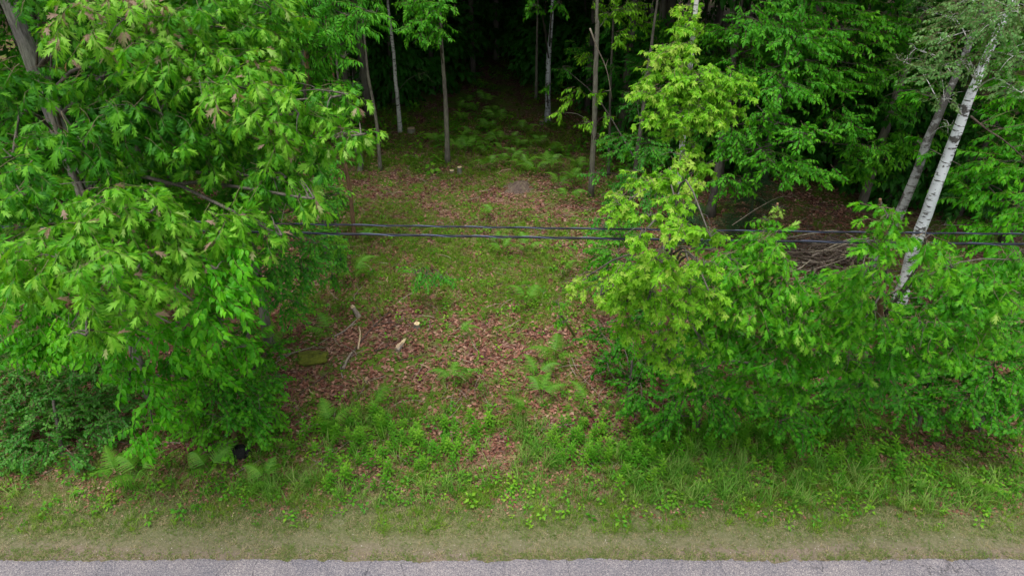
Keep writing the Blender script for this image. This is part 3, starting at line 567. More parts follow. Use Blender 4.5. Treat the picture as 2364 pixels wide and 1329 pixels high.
# twin birches
bB = G(2075, 697); bA = np.array([8.05, 13.3, 0])
def P2(px, py, Y): return PY(px, py, Y)
birchL = [(2180, 90, 11, .4, 1.2), (2150, 170, 11.2, .4, 1.2), (2240, 150, 11, .4, 1.2), (2290, 60, 10.6, .45, 1.2), (2340, 130, 10.5, .4, 1.2), (2200, 40, 11.4, .4, 1.2), (2350, 210, 10.6, .3, 1.), (2250, 0, 11, .6, 1.2), (2180, 230, 11.6, .25, 1.), (2350, 20, 10.6, .5, 2)]
tree("birch_tree", "nearer white birch trunk with black bands, leaning right at the right edge", "tree", bB, P2(2560, -420, 12.6), .112, M['birch_white'], 'birch', birchL, nobj=110, tint=.15, dens=1.1, mids=[P2(2128, 520, 12.25), P2(2215, 285, 12.25), P2(2300, 85, 12.3)], seg=18, r1=.022, knobs=.02)
tree("birch_tree", "greyer rear birch trunk leaning right behind the white one", "tree", bA, P2(2440, -400, 13.6), .10, M['birch_grey'], 'birch', [(2130, 120, 13.5, .5, .5), (2190, 290, 13, .3, .4), (2150, 30, 13.6, .6, .5), (2080, 140, 14, .3, .5)], nobj=20, mids=[P2(2068, 510, 13.2), P2(2150, 300, 13.2), P2(2245, 60, 13.3)], seg=16, r1=.02, knobs=.02)
tree("broadleaf_tree", "tree with broad oval leaves at the far right edge behind the white birch", "tree", G(2330, 720), (10.4, 12.6, 8), .08, M['bark_grey'], 'bass',
     [(2330, 290, 13, .55), (2290, 380, 13, .55), (2240, 450, 13.2, .4), (2345, 480, 12.6, .5), (2270, 540, 13, .4), (2210, 590, 13, .33), (2330, 600, 12.6, .45), (2190, 520, 13.3, .2), (2130, 335, 13.8, .25), (2120, 215, 14, .3), (2360, 380, 13, .5), (2340, 200, 13, .5), (2200, 400, 14, .3), (2300, 680, 12.6, .4), (2350, 100, 13, .6)], dens=1.2, nobj=120, tint=-.12)
tree("oak_sapling", "green oak sapling reaching in front of the cables below the white birch", "tree", G(2020, 900), PD(2050, 520, 7.3), .045, M['bark_brown'], 'oaksap',
     [(2050, 505, 7.0, .2), (2015, 560, 7.2, .26), (2135, 555, 7.2, .2), (2190, 620, 7.6, .28), (2005, 625, 7.8, .26), (1970, 660, 8.3, .3), (1890, 690, 8.6, .33), (2000, 730, 8.4, .42), (2130, 745, 8.4, .33), (2210, 690, 8.5, .36), (1910, 760, 8.8, .4), (2070, 800, 8.9, .4), (2180, 800, 8.9, .4), (2260, 630, 8.4, .3), (2320, 680, 8.6, .36), (2290, 770, 8.9, .36), (1960, 830, 9.3, .3), (2340, 600, 8.8, .25)], dens=1.5, nobj=200, flat=.5, tint=-.12)
tree("oak_sapling", "oak sapling with reddish young tips left of the brush pile", "tree", G(1750, 930), PD(1765, 590, 8.5), .045, M['bark_brown'], 'oaksap',
     [(1760, 565, 8.4, .3), (1690, 600, 8.4, .36), (1800, 600, 8.5, .22), (1800, 660, 8.5, .3), (1730, 690, 8.6, .4), (1650, 670, 8.9, .36), (1810, 730, 8.7, .36), (1690, 780, 9, .4), (1790, 810, 9, .38), (1630, 760, 9.2, .36), (1870, 820, 9.2, .36), (1720, 880, 9.6, .33), (1600, 860, 9.6, .3), (1820, 890, 9.6, .28), (1650, 720, 8.8, .3)], dens=1.55, nobj=160, tint=-.04, flat=.55)
tree("yellow_sapling", "small yellowish sapling with oval leaves in the middle of the right thicket", "tree", G(2010, 960), PD(2010, 800, 9.6), .02, M['bark_brown'], 'elm',
     [(2010, 850, 9.6, .26), (2030, 810, 9.6, .2), (1985, 890, 9.6, .18), (2040, 880, 9.7, .2)], dens=1.7, nobj=40, tint=.4)
tree("pale_sapling", "spindly sapling with pale pinkish green leaf tips above the upper cable", "tree", G(1770, 620), PD(1795, 470, 12), .015, M['bark_brown'], 'oaksap',
     [(1795, 485, 12, .14), (1770, 510, 12, .17), (1800, 545, 12, .2), (1745, 540, 12.2, .2)], dens=1.1, nobj=14, tint=.45, scale=.8)
tree("pale_sapling", "tall thin sapling tip poking up left of the birch feet", "tree", G(2050, 640), PD(2032, 460, 11), .012, M['bark_brown'], 'oaksap',
     [(2035, 475, 11, .07), (2040, 505, 11, .1)], dens=1.2, nobj=5, tint=.2, scale=.8)
bushes = [("dark shrub of round leaves under the left end of the right thicket", [(1450, 870, 11.6, .35), (1400, 830, 12, .25), (1490, 830, 11.4, .35), (1430, 790, 12.2, .3), (1480, 930, 11, .3), (1390, 770, 12.4, .25)], (1450, 940), .0),
          ("rounded green shrub bulging over the weeds below the maple sapling", [(1560, 930, 10.8, .33), (1620, 890, 10.8, .38), (1540, 970, 10.7, .26), (1680, 920, 10.6, .36), (1600, 850, 11, .35), (1660, 960, 10.5, .22)], (1610, 990), .15),
          ("green shrub hanging over the weeds in the middle of the right thicket", [(1760, 920, 10.6, .36), (1820, 880, 10.8, .4), (1850, 940, 10.5, .3), (1800, 980, 10.3, .22), (1850, 1000, 10.1, .18), (1750, 840, 11, .35)], (1800, 1010), .1),
          ("dark shrub left of the yellowish sapling", [(1930, 880, 10.8, .4), (1900, 820, 11, .4), (1960, 930, 10.6, .33), (1990, 780, 11, .4), (1840, 770, 11.4, .35)], (1930, 980), -.1),
          ("dense shrub right of the yellowish sapling in deep shade", [(2080, 920, 10.8, .38), (2130, 870, 11, .4), (2160, 940, 10.6, .33), (2090, 780, 11.4, .4), (2200, 860, 11, .36)], (2120, 980), -.05),
          ("leafy shrub with lighter tips near the right edge", [(2230, 760, 10.6, .4), (2260, 850, 10.3, .4), (2300, 790, 10.4, .4), (2230, 920, 10.2, .3), (2320, 900, 10.2, .36), (2290, 960, 10, .25)], (2260, 990), .12),
          ("shrub cut off by the right edge of the thicket", [(2350, 740, 10.8, .45), (2380, 850, 10.4, .45), (2370, 950, 10.1, .35), (2340, 660, 11.4, .4), (2260, 690, 11.4, .4)], (2370, 1000), .0),
          ("small leaved shrub behind the maple sapling by the clearing", [(1395, 580, 14, .35), (1440, 620, 13.6, .35), (1380, 650, 13.4, .25), (1430, 540, 14.4, .35), (1490, 640, 13, .35), (1700, 590, 13, .3), (1620, 640, 12.6, .4)], (1420, 690), .05),
          ("low shrub at the foot of the brush pile", [(1880, 640, 12.6, .25), (1850, 680, 12.2, .3), (1790, 690, 12, .4)], (1860, 710), -.05),
          ("shaded shrub filling the inside of the right thicket", [(1640, 800, 11.8, .4), (1720, 780, 12, .4), (1560, 780, 12, .4), (1800, 760, 11.8, .4), (2020, 700, 12, .5), (2150, 700, 12, .5), (1960, 720, 12, .4), (2230, 680, 12, .5), (1500, 720, 12.4, .35)], (1720, 850), -.15),
          ("low leafy shrub under the elm at the left side of the litter", [(560, 760, 12.8, .25), (610, 830, 12.2, .22), (530, 800, 12.6, .3), (640, 800, 12.3, .18), (590, 880, 11.8, .22), (640, 870, 11.8, .14)], (590, 870), .1),
          ("low round leaved shrub at the clearing's upper left edge by the cables", [(790, 470, 17, .3), (770, 500, 16.5, .25), (775, 570, 14.8, .2), (770, 540, 15.5, .2), (765, 640, 13.8, .14)], (785, 600), .1)]
for lab, cl, bs, tn in bushes:
    g0 = G(*bs); tree("shrub", lab, "shrub", g0, g0+[0, .15, .9], .018, M['bark_dark'], 'bush', cl, dens=1.6, nobj=70, tint=tn)
# bright low saplings
tree("yellow_sapling", "bright yellow-green sapling with fine leaves right of the short dark trunk under the cables", "shrub", G(775, 625), PD(772, 560, 13.6), .012, M['greentwig'], 'elm', [(772, 575, 13.6, .2), (785, 600, 13.5, .16), (765, 555, 13.7, .14)], dens=2.2, nobj=20, tint=.35, scale=.7)
tree("oak_sapling", "small oak shoot with bright leaves over the litter at the clearing's right side", "shrub", G(1330, 770), PD(1290, 720, 12.6), .01, M['greentwig'], 'oaksap', [(1292, 735, 12.5, .09), (1285, 700, 12.6, .12), (1300, 745, 12.4, .08)], dens=1.4, nobj=8, tint=.2, scale=.75)
tree("seedling_bush", "low green bushy seedling standing alone in the grassy middle of the clearing", "shrub", G(1000, 660), G(1000, 655)+[0, 0, .5], .012, M['bark_brown'], 'herbtree' if 'herbtree' in SPEC else 'elm', [(985, 635, 14.2, .22), (1020, 640, 14.2, .2), (960, 630, 14.4, .14)], dens=1.2, nobj=12, tint=.1)
# spruces
def spruce(base, h, w, label, nob=30):
    root = empty("spruce_sapling", base, label, "tree"); V, T = tube([base, base+[0, 0, h*.5], base+[0, 0, h]], [.04, .025, .006], 8); add_mesh("trunk", V, T, [M['bark_dark']], root, smooth=True)
    P, D = [], []
    for zz in np.arange(.25, h, .16):
        rr = w*(1-zz/h)+.1; m = int(7+10*rr)
        for k in range(m):
            a = rng.uniform(0, 6.283); q = rng.uniform(.3, 1)*rr
            P.append(base+[math.cos(a)*q, math.sin(a)*q, zz-.18*q]); D.append([math.cos(a), math.sin(a), -.22])
    P = np.array(P); D = np.array(D); P -= D*.2; B = basis(D, np.array([0, 0, 1.])+rng.normal(0, .15, P.shape)); S = rng.uniform(.7, 1.1, len(P))
    V, T, t, m = realise('spruce', P, B, S, np.zeros(len(P))); tag(add_mesh("foliage", V, T, SPEC['spruce']['mats'], root, m, t), kind="stuff")
spruce(G(1725, 530), 2.1, .9, "dark spruce sapling behind the cables between the maple and the brush")
spruce(G(1960, 400), 3.2, 1.1, "taller dark spruce in shade left of the twin birches")
spruce(G(2120, 440), 4.6, 1.3, "dark spruce showing between and behind the twin birches")
spruce(G(1590, 560), 1.2, .6, "small spruce hidden behind the maple sapling")

# ---- the forest behind: copies of a few kinds of tree
def forest_proto(kind, h, cr, zlo, nleaf, bark_):
    root = bpy.data.objects.new("forest_tree", None)
    V, T = tube(smoothpath([[0, 0, -.1], [.05, 0, h*.4], [-.1, .05, h*.9]], 12), np.linspace(.13, .04, 12), 8, .03)
    tr = mesh_np("trunk", V, T, [bark_], smooth=True)
    n = nleaf; u = rng.normal(size=(n, 3)); u /= np.linalg.norm(u, axis=1)[:, None]; q = u*rng.random((n, 1))**.4*np.array([cr, cr, (h-zlo)/2]); P = q+[0, 0, (h+zlo)/2]
    D = u+rng.normal(0, .3, u.shape); D[:, 2] = D[:, 2]*.4-.1
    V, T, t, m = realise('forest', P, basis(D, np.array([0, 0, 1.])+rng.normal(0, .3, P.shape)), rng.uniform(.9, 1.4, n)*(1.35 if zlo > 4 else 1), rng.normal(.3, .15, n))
    return tr, mesh_np("crown", V, T, SPEC['forest']['mats'], m, t)
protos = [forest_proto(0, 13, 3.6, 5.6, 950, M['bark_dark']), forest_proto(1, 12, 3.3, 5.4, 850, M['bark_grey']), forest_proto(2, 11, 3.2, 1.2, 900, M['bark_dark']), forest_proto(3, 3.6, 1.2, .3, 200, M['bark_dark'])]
def put_forest(x, y, k, label, s=1., cat="tree", group="trees of the dark forest behind the clearing"):
    root = empty("forest_tree" if k != 3 else "forest_sapling", (x, y, float(gz(x, y))), label, cat, group); root.rotation_euler.z = rng.uniform(0, 6.28); root.scale = (s, s, s*rng.uniform(.9, 1.1))
    t = obj("trunk", protos[k][0], root); c = obj("crown", protos[k][1], root); tag(c, kind="stuff"); return root
FL = ["slim dark trunk deep in the forest shade behind the clearing", "far trunk lost in the dark of the forest", "low dark leafy sapling in the forest shade"]
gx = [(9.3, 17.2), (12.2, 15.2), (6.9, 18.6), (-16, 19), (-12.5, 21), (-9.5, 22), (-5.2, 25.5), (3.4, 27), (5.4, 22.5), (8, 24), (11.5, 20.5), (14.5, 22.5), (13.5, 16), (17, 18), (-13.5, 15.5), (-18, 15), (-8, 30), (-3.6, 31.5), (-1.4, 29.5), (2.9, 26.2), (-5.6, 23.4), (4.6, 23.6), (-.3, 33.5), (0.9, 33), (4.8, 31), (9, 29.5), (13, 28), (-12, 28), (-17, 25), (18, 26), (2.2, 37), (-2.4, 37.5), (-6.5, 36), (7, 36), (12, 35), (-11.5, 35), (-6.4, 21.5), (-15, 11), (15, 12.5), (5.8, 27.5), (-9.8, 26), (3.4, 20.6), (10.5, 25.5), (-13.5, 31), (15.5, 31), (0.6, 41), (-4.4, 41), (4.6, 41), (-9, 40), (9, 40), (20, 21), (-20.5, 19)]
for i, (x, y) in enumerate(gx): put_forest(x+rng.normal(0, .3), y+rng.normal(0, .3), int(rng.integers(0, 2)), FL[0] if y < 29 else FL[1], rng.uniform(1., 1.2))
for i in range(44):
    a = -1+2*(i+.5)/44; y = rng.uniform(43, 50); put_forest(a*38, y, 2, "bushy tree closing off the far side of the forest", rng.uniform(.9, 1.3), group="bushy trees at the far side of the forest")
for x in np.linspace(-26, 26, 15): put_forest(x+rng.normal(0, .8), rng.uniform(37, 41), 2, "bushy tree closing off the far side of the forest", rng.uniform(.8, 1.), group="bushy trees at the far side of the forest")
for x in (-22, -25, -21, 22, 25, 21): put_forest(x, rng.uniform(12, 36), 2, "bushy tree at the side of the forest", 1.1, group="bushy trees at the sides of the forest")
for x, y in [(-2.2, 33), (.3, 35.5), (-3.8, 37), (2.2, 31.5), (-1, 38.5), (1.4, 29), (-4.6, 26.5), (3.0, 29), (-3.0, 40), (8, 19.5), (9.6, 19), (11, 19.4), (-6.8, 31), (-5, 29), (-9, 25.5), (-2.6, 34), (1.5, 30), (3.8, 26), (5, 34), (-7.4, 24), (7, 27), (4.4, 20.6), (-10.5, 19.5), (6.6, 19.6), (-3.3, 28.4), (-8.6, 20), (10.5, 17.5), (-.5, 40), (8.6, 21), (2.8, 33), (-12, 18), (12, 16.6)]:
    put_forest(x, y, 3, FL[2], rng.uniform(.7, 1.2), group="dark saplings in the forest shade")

# ------------------------------------------------------------------ cables
def cable(name, label, p0, p1, sag, rs):
    root = empty(name, p0, label, "cable")
    n = 900; u = np.linspace(0, 1, n); c = p0+(p1-p0)*u[:, None]; c[:, 2] -= sag*4*u*(1-u)
    L = np.linalg.norm(p1-p0); y = np.array([0, 1., 0]); z = np.array([0, 0, 1.])
    for k, (r, off, ph, mt, pitch, nm) in enumerate([(rs, rs*.35, 0, 'cable', .7, "strand"), (rs*.8, rs*.6, 2.6, 'cable', .7, "strand"), (rs*.33, rs*1.15, 4.4, 'wire', .7, "messenger_wire")]):
        a = 2*math.pi*u*L/pitch+ph+.5*np.sin(u*40)
        path = c+off*(np.cos(a)[:, None]*y+np.sin(a)[:, None]*z)
        V, T = tube(path, r, 6, cap=False); add_mesh(nm, V, T, [M[mt]], root, smooth=True)
cable("overhead_cable", "upper and thinner of the two twisted black cables crossing the picture", PD(-500, 493, 8.7), PD(2900, 545, 8.7), .04, .0095)
cable("overhead_cable", "lower and thicker of the two twisted black cables crossing the picture", PD(-500, 511, 8.6), PD(2900, 569, 8.6), .045, .0118)

# ------------------------------------------------------------------ what lies on the ground
def stick_path(a, b, bend=.08, n=7, z=.03):
    a = np.array(a, float); b = np.array(b, float); L = np.linalg.norm(b-a); p = smoothpath([a, (a+b)/2+rng.normal(0, bend*L, 3)*[1, 1, .2], b], n)
    p[:, 2] = gz(p[:, 0], p[:, 1])+z+np.abs(rng.normal(0, .01, n)); return p
def fallen(px0, py0, px1, py1, r, label, m='deadwood', name="fallen_branch", cat="branch", forks=0, z=.03, group="dead branches lying on the litter"):
    a, b = G(px0, py0), G(px1, py1); root = empty(name, [a[0], a[1], float(gz(a[0], a[1]))], label, cat, group)
    p = stick_path(a, b, z=z); V, T = tube(p, np.linspace(r, r*.45, len(p)), 6, .08); add_mesh("stick", V, T, [M[m]], root, smooth=True)
    for k in range(forks):
        i = rng.integers(2, 5); d = (b-a)*rng.uniform(.2, .45); ang = rng.choice([-1, 1])*rng.uniform(.4, .9); d = np.array([d[0]*math.cos(ang)-d[1]*math.sin(ang), d[0]*math.sin(ang)+d[1]*math.cos(ang), .05])
        q = stick_path(p[i], p[i]+d, z=z); q[0] = p[i]; V, T = tube(q, np.linspace(r*.5, r*.2, len(q)), 5, .05); add_mesh("side_twig", V, T, [M[m]], root, smooth=True)
    return root
def split_log(pts, label, r=.045):
    a, b = G(*pts[0]), G(*pts[1]); root = empty("split_log", [a[0], a[1], float(gz(a[0], a[1]))], label, "log")
    V, T = tube(stick_path(a, b, .02, z=.05), [r*.9, r, r, r*.9, r*.8, r*.5, r*.15], 7, .18); add_mesh("splintered_wood", V, T, [M['splitwood']], root)
    V, T = tube(stick_path(a+[.03, -.03, 0], a*.3+b*.7, .03, z=.03), [r*.9, r, r, r*.9, r*.8, r*.6, r*.4], 7, .12); add_mesh("bark_strip", V, T, [M['deadwood']], root)
for a in [(790, 842, 812, 806, .035, "pale broken branch end lying right of the mossy log", 'deadwood', 0), (770, 770, 825, 735, .022, "long curved reddish brown branch left of the broken stump", 'deadwood', 1),
          (785, 845, 905, 720, .018, "dark forked branch running under the seedlings toward the broken stump", 'rotwood', 2), (826, 800, 828, 752, .022, "splintered upright-lying stick below the broken stump", 'splitwood', 0),
          (640, 825, 770, 765, .012, "long thin grey branch left of the mossy log", 'deadwood', 2), (600, 870, 680, 810, .012, "grey forked twig reaching to the mossy log from the left", 'deadwood', 1),
          (690, 905, 760, 850, .008, "thin twig below the mossy log", 'rotwood', 1), (790, 865, 840, 800, .010, "bent twig right of the mossy log", 'deadwood', 1), (820, 700, 845, 655, .009, "thin straight twig above the broken stump", 'deadwood', 0),
          (870, 710, 880, 735, .012, "short curved stick right of the broken stump", 'rotwood', 0), (700, 740, 780, 765, .008, "thin twig on the litter above the mossy log", 'rotwood', 1), (862, 806, 960, 770, .010, "thin brown branch left of the split log", 'rotwood', 1),
          (970, 840, 988, 850, .012, "short whitish stick on the litter below the split log", 'splitwood', 0), (1050, 857, 1075, 880, .018, "pale stick beside the fern pair at the centre", 'splitwood', 0),
          (713, 895, 722, 905, .014, "small whitish broken stick at the left side of the litter", 'splitwood', 0), (1320, 830, 1400, 930, .007, "long thin twig slanting along the clearing's right side", 'deadwood', 0),
          (1150, 560, 1130, 545, .012, "pinkish stick near the cables at the clearing's centre", 'deadwood', 0), (895, 640, 890, 650, .014, "whitish wood chip near the grassy patch", 'splitwood', 0), (840, 590, 700, 720, .006, "very thin long twig near the elm", 'rotwood', 0),
          (540, 1092, 600, 1060, .010, "pale forked twig below the black plastic object", 'deadwood', 1), (500, 1050, 570, 1048, .009, "thin grey branch lying against the black plastic object", 'deadwood', 0), (900, 760, 940, 735, .008, "thin brown twig left of the pale cut stump", 'rotwood', 0),
          (1140, 660, 1170, 640, .008, "thin curved twig in the grassy middle", 'rotwood', 0), (1200, 425, 1260, 450, .010, "dark thin branch below the bare soil mound", 'rotwood', 1), (1065, 205, 1160, 215, .02, "dark fallen branch deep in the shade", 'rotwood', 1),
          (1180, 395, 1145, 402, .012, "small pale stick above the soil mound", 'splitwood', 0), (895, 295, 935, 300, .02, "dark twig by the slender birch's foot", 'rotwood', 1), (760, 880, 850, 905, .006, "thin twig across the lower litter", 'rotwood', 1),
          (1050, 800, 1040, 840, .006, "thin upright-lying twig in the middle litter", 'rotwood', 0), (920, 830, 985, 815, .010, "dark arched twig below the split log", 'rotwood', 0)]:
    fallen(*a[:6], m=a[6], forks=a[7])
split_log([(915, 808), (938, 785)], "pale split log with a splintered end on the litter")
split_log([(1938, 600), (1968, 560)], "yellowish broken log end sticking out of the brush pile", .055)
def stump(px, py, r, h, label, lean=(0, 0), cut='cutwood', bk='bark_grey', broken=False):
    b = G(px, py); b[2] = gz(b[0], b[1]); root = empty("stump", b, label, "stump")
    top = b+np.array([lean[0], lean[1], h]); V, T = tube([b-[0, 0, .05], b+(top-b)*.3, b+(top-b)*.7, top], [r*1.3, r*1.08, r, r*.97], 14, .03 if not broken else .08, cap=False); add_mesh("bark", V, T, [M[bk]], root, smooth=True)
    d = (top-b)/np.linalg.norm(top-b); V, T = tube([top-d*.006, top+d*.004, top+d*(.006 if not broken else .05)], [r*.98, r*.95, r*.6], 14, .02 if not broken else .15); add_mesh("cut_face", V, T, [M[cut]], root)
    V, T = tube([top+d*.004, top+d*.009], [r*.25, r*.22], 10); add_mesh("heartwood", V, T, [M['splitwood']], root)
stump(963, 752, .062, .10, "pale freshly cut round stump in the middle of the clearing")
stump(1061, 395, .07, .22, "short upright cut stump right of the central grey trunk")
stump(950, 307, .13, .16, "reddish cut stump beside the slender birch's foot", cut='splitwood')
stump(1043, 390, .07, .05, "low pale cut stump at the foot of the central grey trunk")
stump(828, 728, .045, .22, "broken grey stump leaning left above the mossy log", (-.10, .02), 'splitwood', 'deadwood', True)
stump(1252, 282, .09, .12, "low stump at the foot of the blotched birch in shade", cut='splitwood')
# mossy log/slab
def rock(name, px, py, sx, sy, sz, label, m, cat, seed, rot=0, flat=.5, up=0.):
    r = np.random.default_rng(seed); b = G(px, py); b[2] = gz(b[0], b[1]); root = empty(name, b, label, cat)
    nu, nv = 28, 14; V = []
    for j in range(nv+1):
        th = math.pi*j/nv
        for i in range(nu):
            ph = 2*math.pi*i/nu; d = np.array([math.sin(th)*math.cos(ph), math.sin(th)*math.sin(ph), math.cos(th)]); d = np.sign(d)*np.abs(d)**flat
            k = 1+.10*math.sin(3*d[0]+seed)+.08*math.cos(4*d[1]+d[2]*3+seed)+r.normal(0, .012); V.append(d*k*[sx, sy, sz])
    V = np.array(V); c, s = math.cos(rot), math.sin(rot); V[:, :2] = V[:, :2]@np.array([[c, s], [-s, c]]); V = V+b+[0, 0, sz*.5+up]; T = []
    for j in range(nv):
        for i in range(nu): a = j*nu+i; a1 = j*nu+(i+1) % nu; T += [(a, a+nu, a1+nu), (a, a1+nu, a1)]
    add_mesh("body", V, T, [m], root, smooth=True); return root
def moss_mat():
    m, nt = newmat("moss"); L = nt.links; tc = N(nt, "ShaderNodeTexCoord"); n = N(nt, "ShaderNodeTexNoise"); n.inputs['Scale'].default_value = 9; n.inputs['Detail'].default_value = 9; n.inputs['Roughness'].default_value = .7
    L.new(tc.outputs['Object'], n.inputs['Vector']); r = ramp(nt, [(.25, (.05, .035, .015)), (.42, (.09, .10, .008)), (.6, (.15, .17, .012)), (.8, (.11, .12, .02))]); L.new(n.outputs[0], r.inputs[0])
    b = N(nt, "ShaderNodeBump"); b.inputs['Distance'].default_value = .03; L.new(n.outputs[0], b.inputs['Height'])
    p = N(nt, "ShaderNodeBsdfPrincipled"); p.inputs['Roughness'].default_value = 1; L.new(r.outputs[0], p.inputs['Base Color']); L.new(b.outputs[0], p.inputs['Normal']); o = N(nt, "ShaderNodeOutputMaterial"); L.new(p.outputs[0], o.inputs[0]); return m
rock("mossy_rock", 722, 822, .28, .20, .07, "flat moss covered rock among dead branches left of the litter", moss_mat(), "rock", 3, .1, .6)
rock("black_plastic_object", 548, 1046, .13, .10, .13, "black rounded plastic object half hidden under the mid green shrub", M['blackrock'], "plastic object", 5, .2, .5)
rock("black_plastic_object", 568, 1044, .07, .06, .10, "smaller black lump beside the black plastic object", M['blackrock'], "plastic object", 6, .2, .6)
def mound():
    b = G(1195, 432); xs = np.linspace(-1, 1, 22); X, Y = np.meshgrid(xs, xs); H = .17*np.exp(-2.5*(X**2+Y**2))*(.6+.8*vnoise(X*3+9, Y*3+9, 1, 3))+.018*rng.normal(size=X.shape)-.05; V = np.stack([b[0]+X.ravel()*.6, b[1]+Y.ravel()*.6, gz(b[0]+X*.6, b[1]+Y*.6).ravel()+H.ravel()], 1); n = 22
    T = [(r*n+c, r*n+c+1, (r+1)*n+c+1, (r+1)*n+c) for r in range(n-1) for c in range(n-1)]
    o = add_mesh("soil_mound", V, T, [bark("grey soil", (.06, .042, .035), (.16, .115, .095), 8, (1, 1, 1), .6)], smooth=True); tag(o, kind="structure")
mound()
# brush pile
bp = G(1910, 600); bp[2] = gz(bp[0], bp[1]); root = empty("brush_pile", bp, "tangled pile of dead brown sticks behind the cables left of the twin birches", "brush pile")
stick_meshes = []
for k in range(10):
    L = 1.0; V, T = tube(smoothpath([[0, 0, 0], [L*.35, rng.normal(0, .05), rng.normal(0, .04)], [L*.7, rng.normal(0, .07), rng.normal(0, .05)], [L, rng.normal(0, .05), 0]], 9), np.linspace(.013, .004, 9), 5, .08)
    stick_meshes.append(mesh_np("stick", V, T, [M['deadwood' if k % 5 == 0 else 'rotwood']], smooth=True))
for k in range(210):
    o = bpy.data.objects.new("stick", stick_meshes[k % 10]); scene.collection.objects.link(o); o.parent = root
    L = rng.uniform(.5, 1.7); a = rng.normal(.15, .45)+(math.pi if rng.random() < .4 else 0); q = rng.normal(0, 1, 2)*[.65, .5]; h = rng.uniform(.02, .42)*math.exp(-(q[0]/1.3)**2-(q[1]/.8)**2)
    o.location = (q[0]-math.cos(a)*L/2, q[1]-math.sin(a)*L/2, h+.05); o.rotation_euler = (rng.uniform(0, 6), rng.normal(0, .12), a); th = rng.uniform(.4, 1.9); o.scale = (L, th, th)
# dead hanging twigs and bare branches in the elm, a leaning dead branch by the yellow sprays
def dead_twigs(name, label, root_pts, forks, r, m='deadwood', cat="branch", gr=None):
    root = empty(name, root_pts[0], label, cat, gr); p = smoothpath(root_pts, 12); V, T = tube(p, np.linspace(r, r*.35, 12), 6, .06); add_mesh("stick", V, T, [M[m]], root, smooth=True)
    for k in range(forks):
        i = rng.integers(2, 11); d = rng.normal(0, .28, 3)+(p[-1]-p[0])/np.linalg.norm(p[-1]-p[0])*.35; V, T = tube(smoothpath([p[i], p[i]+d*.5+[0, 0, .03], p[i]+d], 5), np.linspace(r*.4, .002, 5), 4, cap=False); add_mesh("side_twig", V, T, [M[m]], root, smooth=True)
dead_twigs("dead_branch", "bare dark branch reaching right across the elm leaves", [PD(485, 395, 11.2), PD(560, 408, 11), PD(610, 425, 10.8), PD(700, 508, 10.5)], 9, .016, 'rotwood')
for k in range(9):
    x = 528+k*9+rng.normal(0, 3); dead_twigs("dead_twig", "thin pale dead twigs hanging below the bare dark branch on the elm", [PD(x, 405+rng.uniform(-5, 10), 11), PD(x+rng.normal(6, 4), 450, 11.05), PD(x+rng.normal(18, 6), 480+rng.uniform(0, 25), 11.1)], 1, .006, gr="hanging dead twigs")
dead_twigs("dead_branch", "pale dead branch leaning across the slim trunk with yellow sprays", [PY(1362, 66, 17.2), PY(1378, 110, 17.3), PY(1400, 160, 17.5), PY(1413, 228, 17.6)], 3, .022)
dead_twigs("dead_branch", "bare crooked branch growing right from the white birch", [PY(2240, 268, 12.2), PY(2280, 300, 12), PY(2325, 330, 11.8), PY(2400, 400, 11.6)], 8, .02, 'rotwood')
dead_twigs("dead_branch", "thin bare branch arching over the dark gap left of the birches", [PY(1690, 520, 14), PY(1750, 480, 14.2), PY(1800, 455, 14.4), PY(1830, 455, 14.5)], 3, .008)
dead_twigs("dead_branch", "bare twig at the left edge of the elm leaves near the cables", [PD(640, 560, 10), PD(660, 470, 10.2), PD(690, 440, 10.3), PD(740, 425, 10.4)], 5, .006)

# ------------------------------------------------------------------ ferns
def frond(seed, n=17):
    r = np.random.default_rng(seed); Vs, Ts, ti, o = [], [], [], 0
    u = np.linspace(0, 1, 8); rach = np.stack([u*1.0, .03*np.sin(u*3+seed), .52*np.sin(u*2.1)-.62*u*u], 1)
    V, T = tube(rach, np.linspace(.008, .003, 8), 3, cap=False); Vs.append(V); Ts.append(T); o += len(V); ti.append(np.full(len(V), .3))
    for k in range(n):
        f = .24+.76*k/n; p = np.array([np.interp(f, u, rach[:, j]) for j in range(3)]); w = .36*(1-k/n)*(1 if k > 0 else .75)+.012
        for s in (-1, 1):
            d = np.array([.42+r.normal(0, .05), s, -.22+r.normal(0, .06)]); d /= np.linalg.norm(d); ax = np.array([1., 0, .1]); m = 5; hw = .023*(1-.3*k/n)
            q = [p+d*w*t+np.array([0, 0, -.12*w*t*t]) for t in np.linspace(0, 1, m)]
            pts = []
            for j, t in enumerate(np.linspace(0, 1, m)):
                ww = hw*(1-t*.85); pts += [q[j]+ax*ww+[0, 0, .006], q[j]-ax*ww]
            T = []
            for j in range(m-1):       # toothed edge: each segment is a leaflet of its own width
                T += [(2*j, 2*j+1, 2*j+2), (2*j+1, 2*j+3, 2*j+2)]
            pts = np.array(pts); Vs.append(pts); Ts.append(np.array(T)+o); o += len(pts); ti.append(np.full(len(pts), r.uniform(.2, .7)+.25*f))
    return mesh_np("frond", np.vstack(Vs), np.vstack(Ts), [M['fern']], None, np.concatenate(ti))
fronds = [frond(i) for i in range(5)]
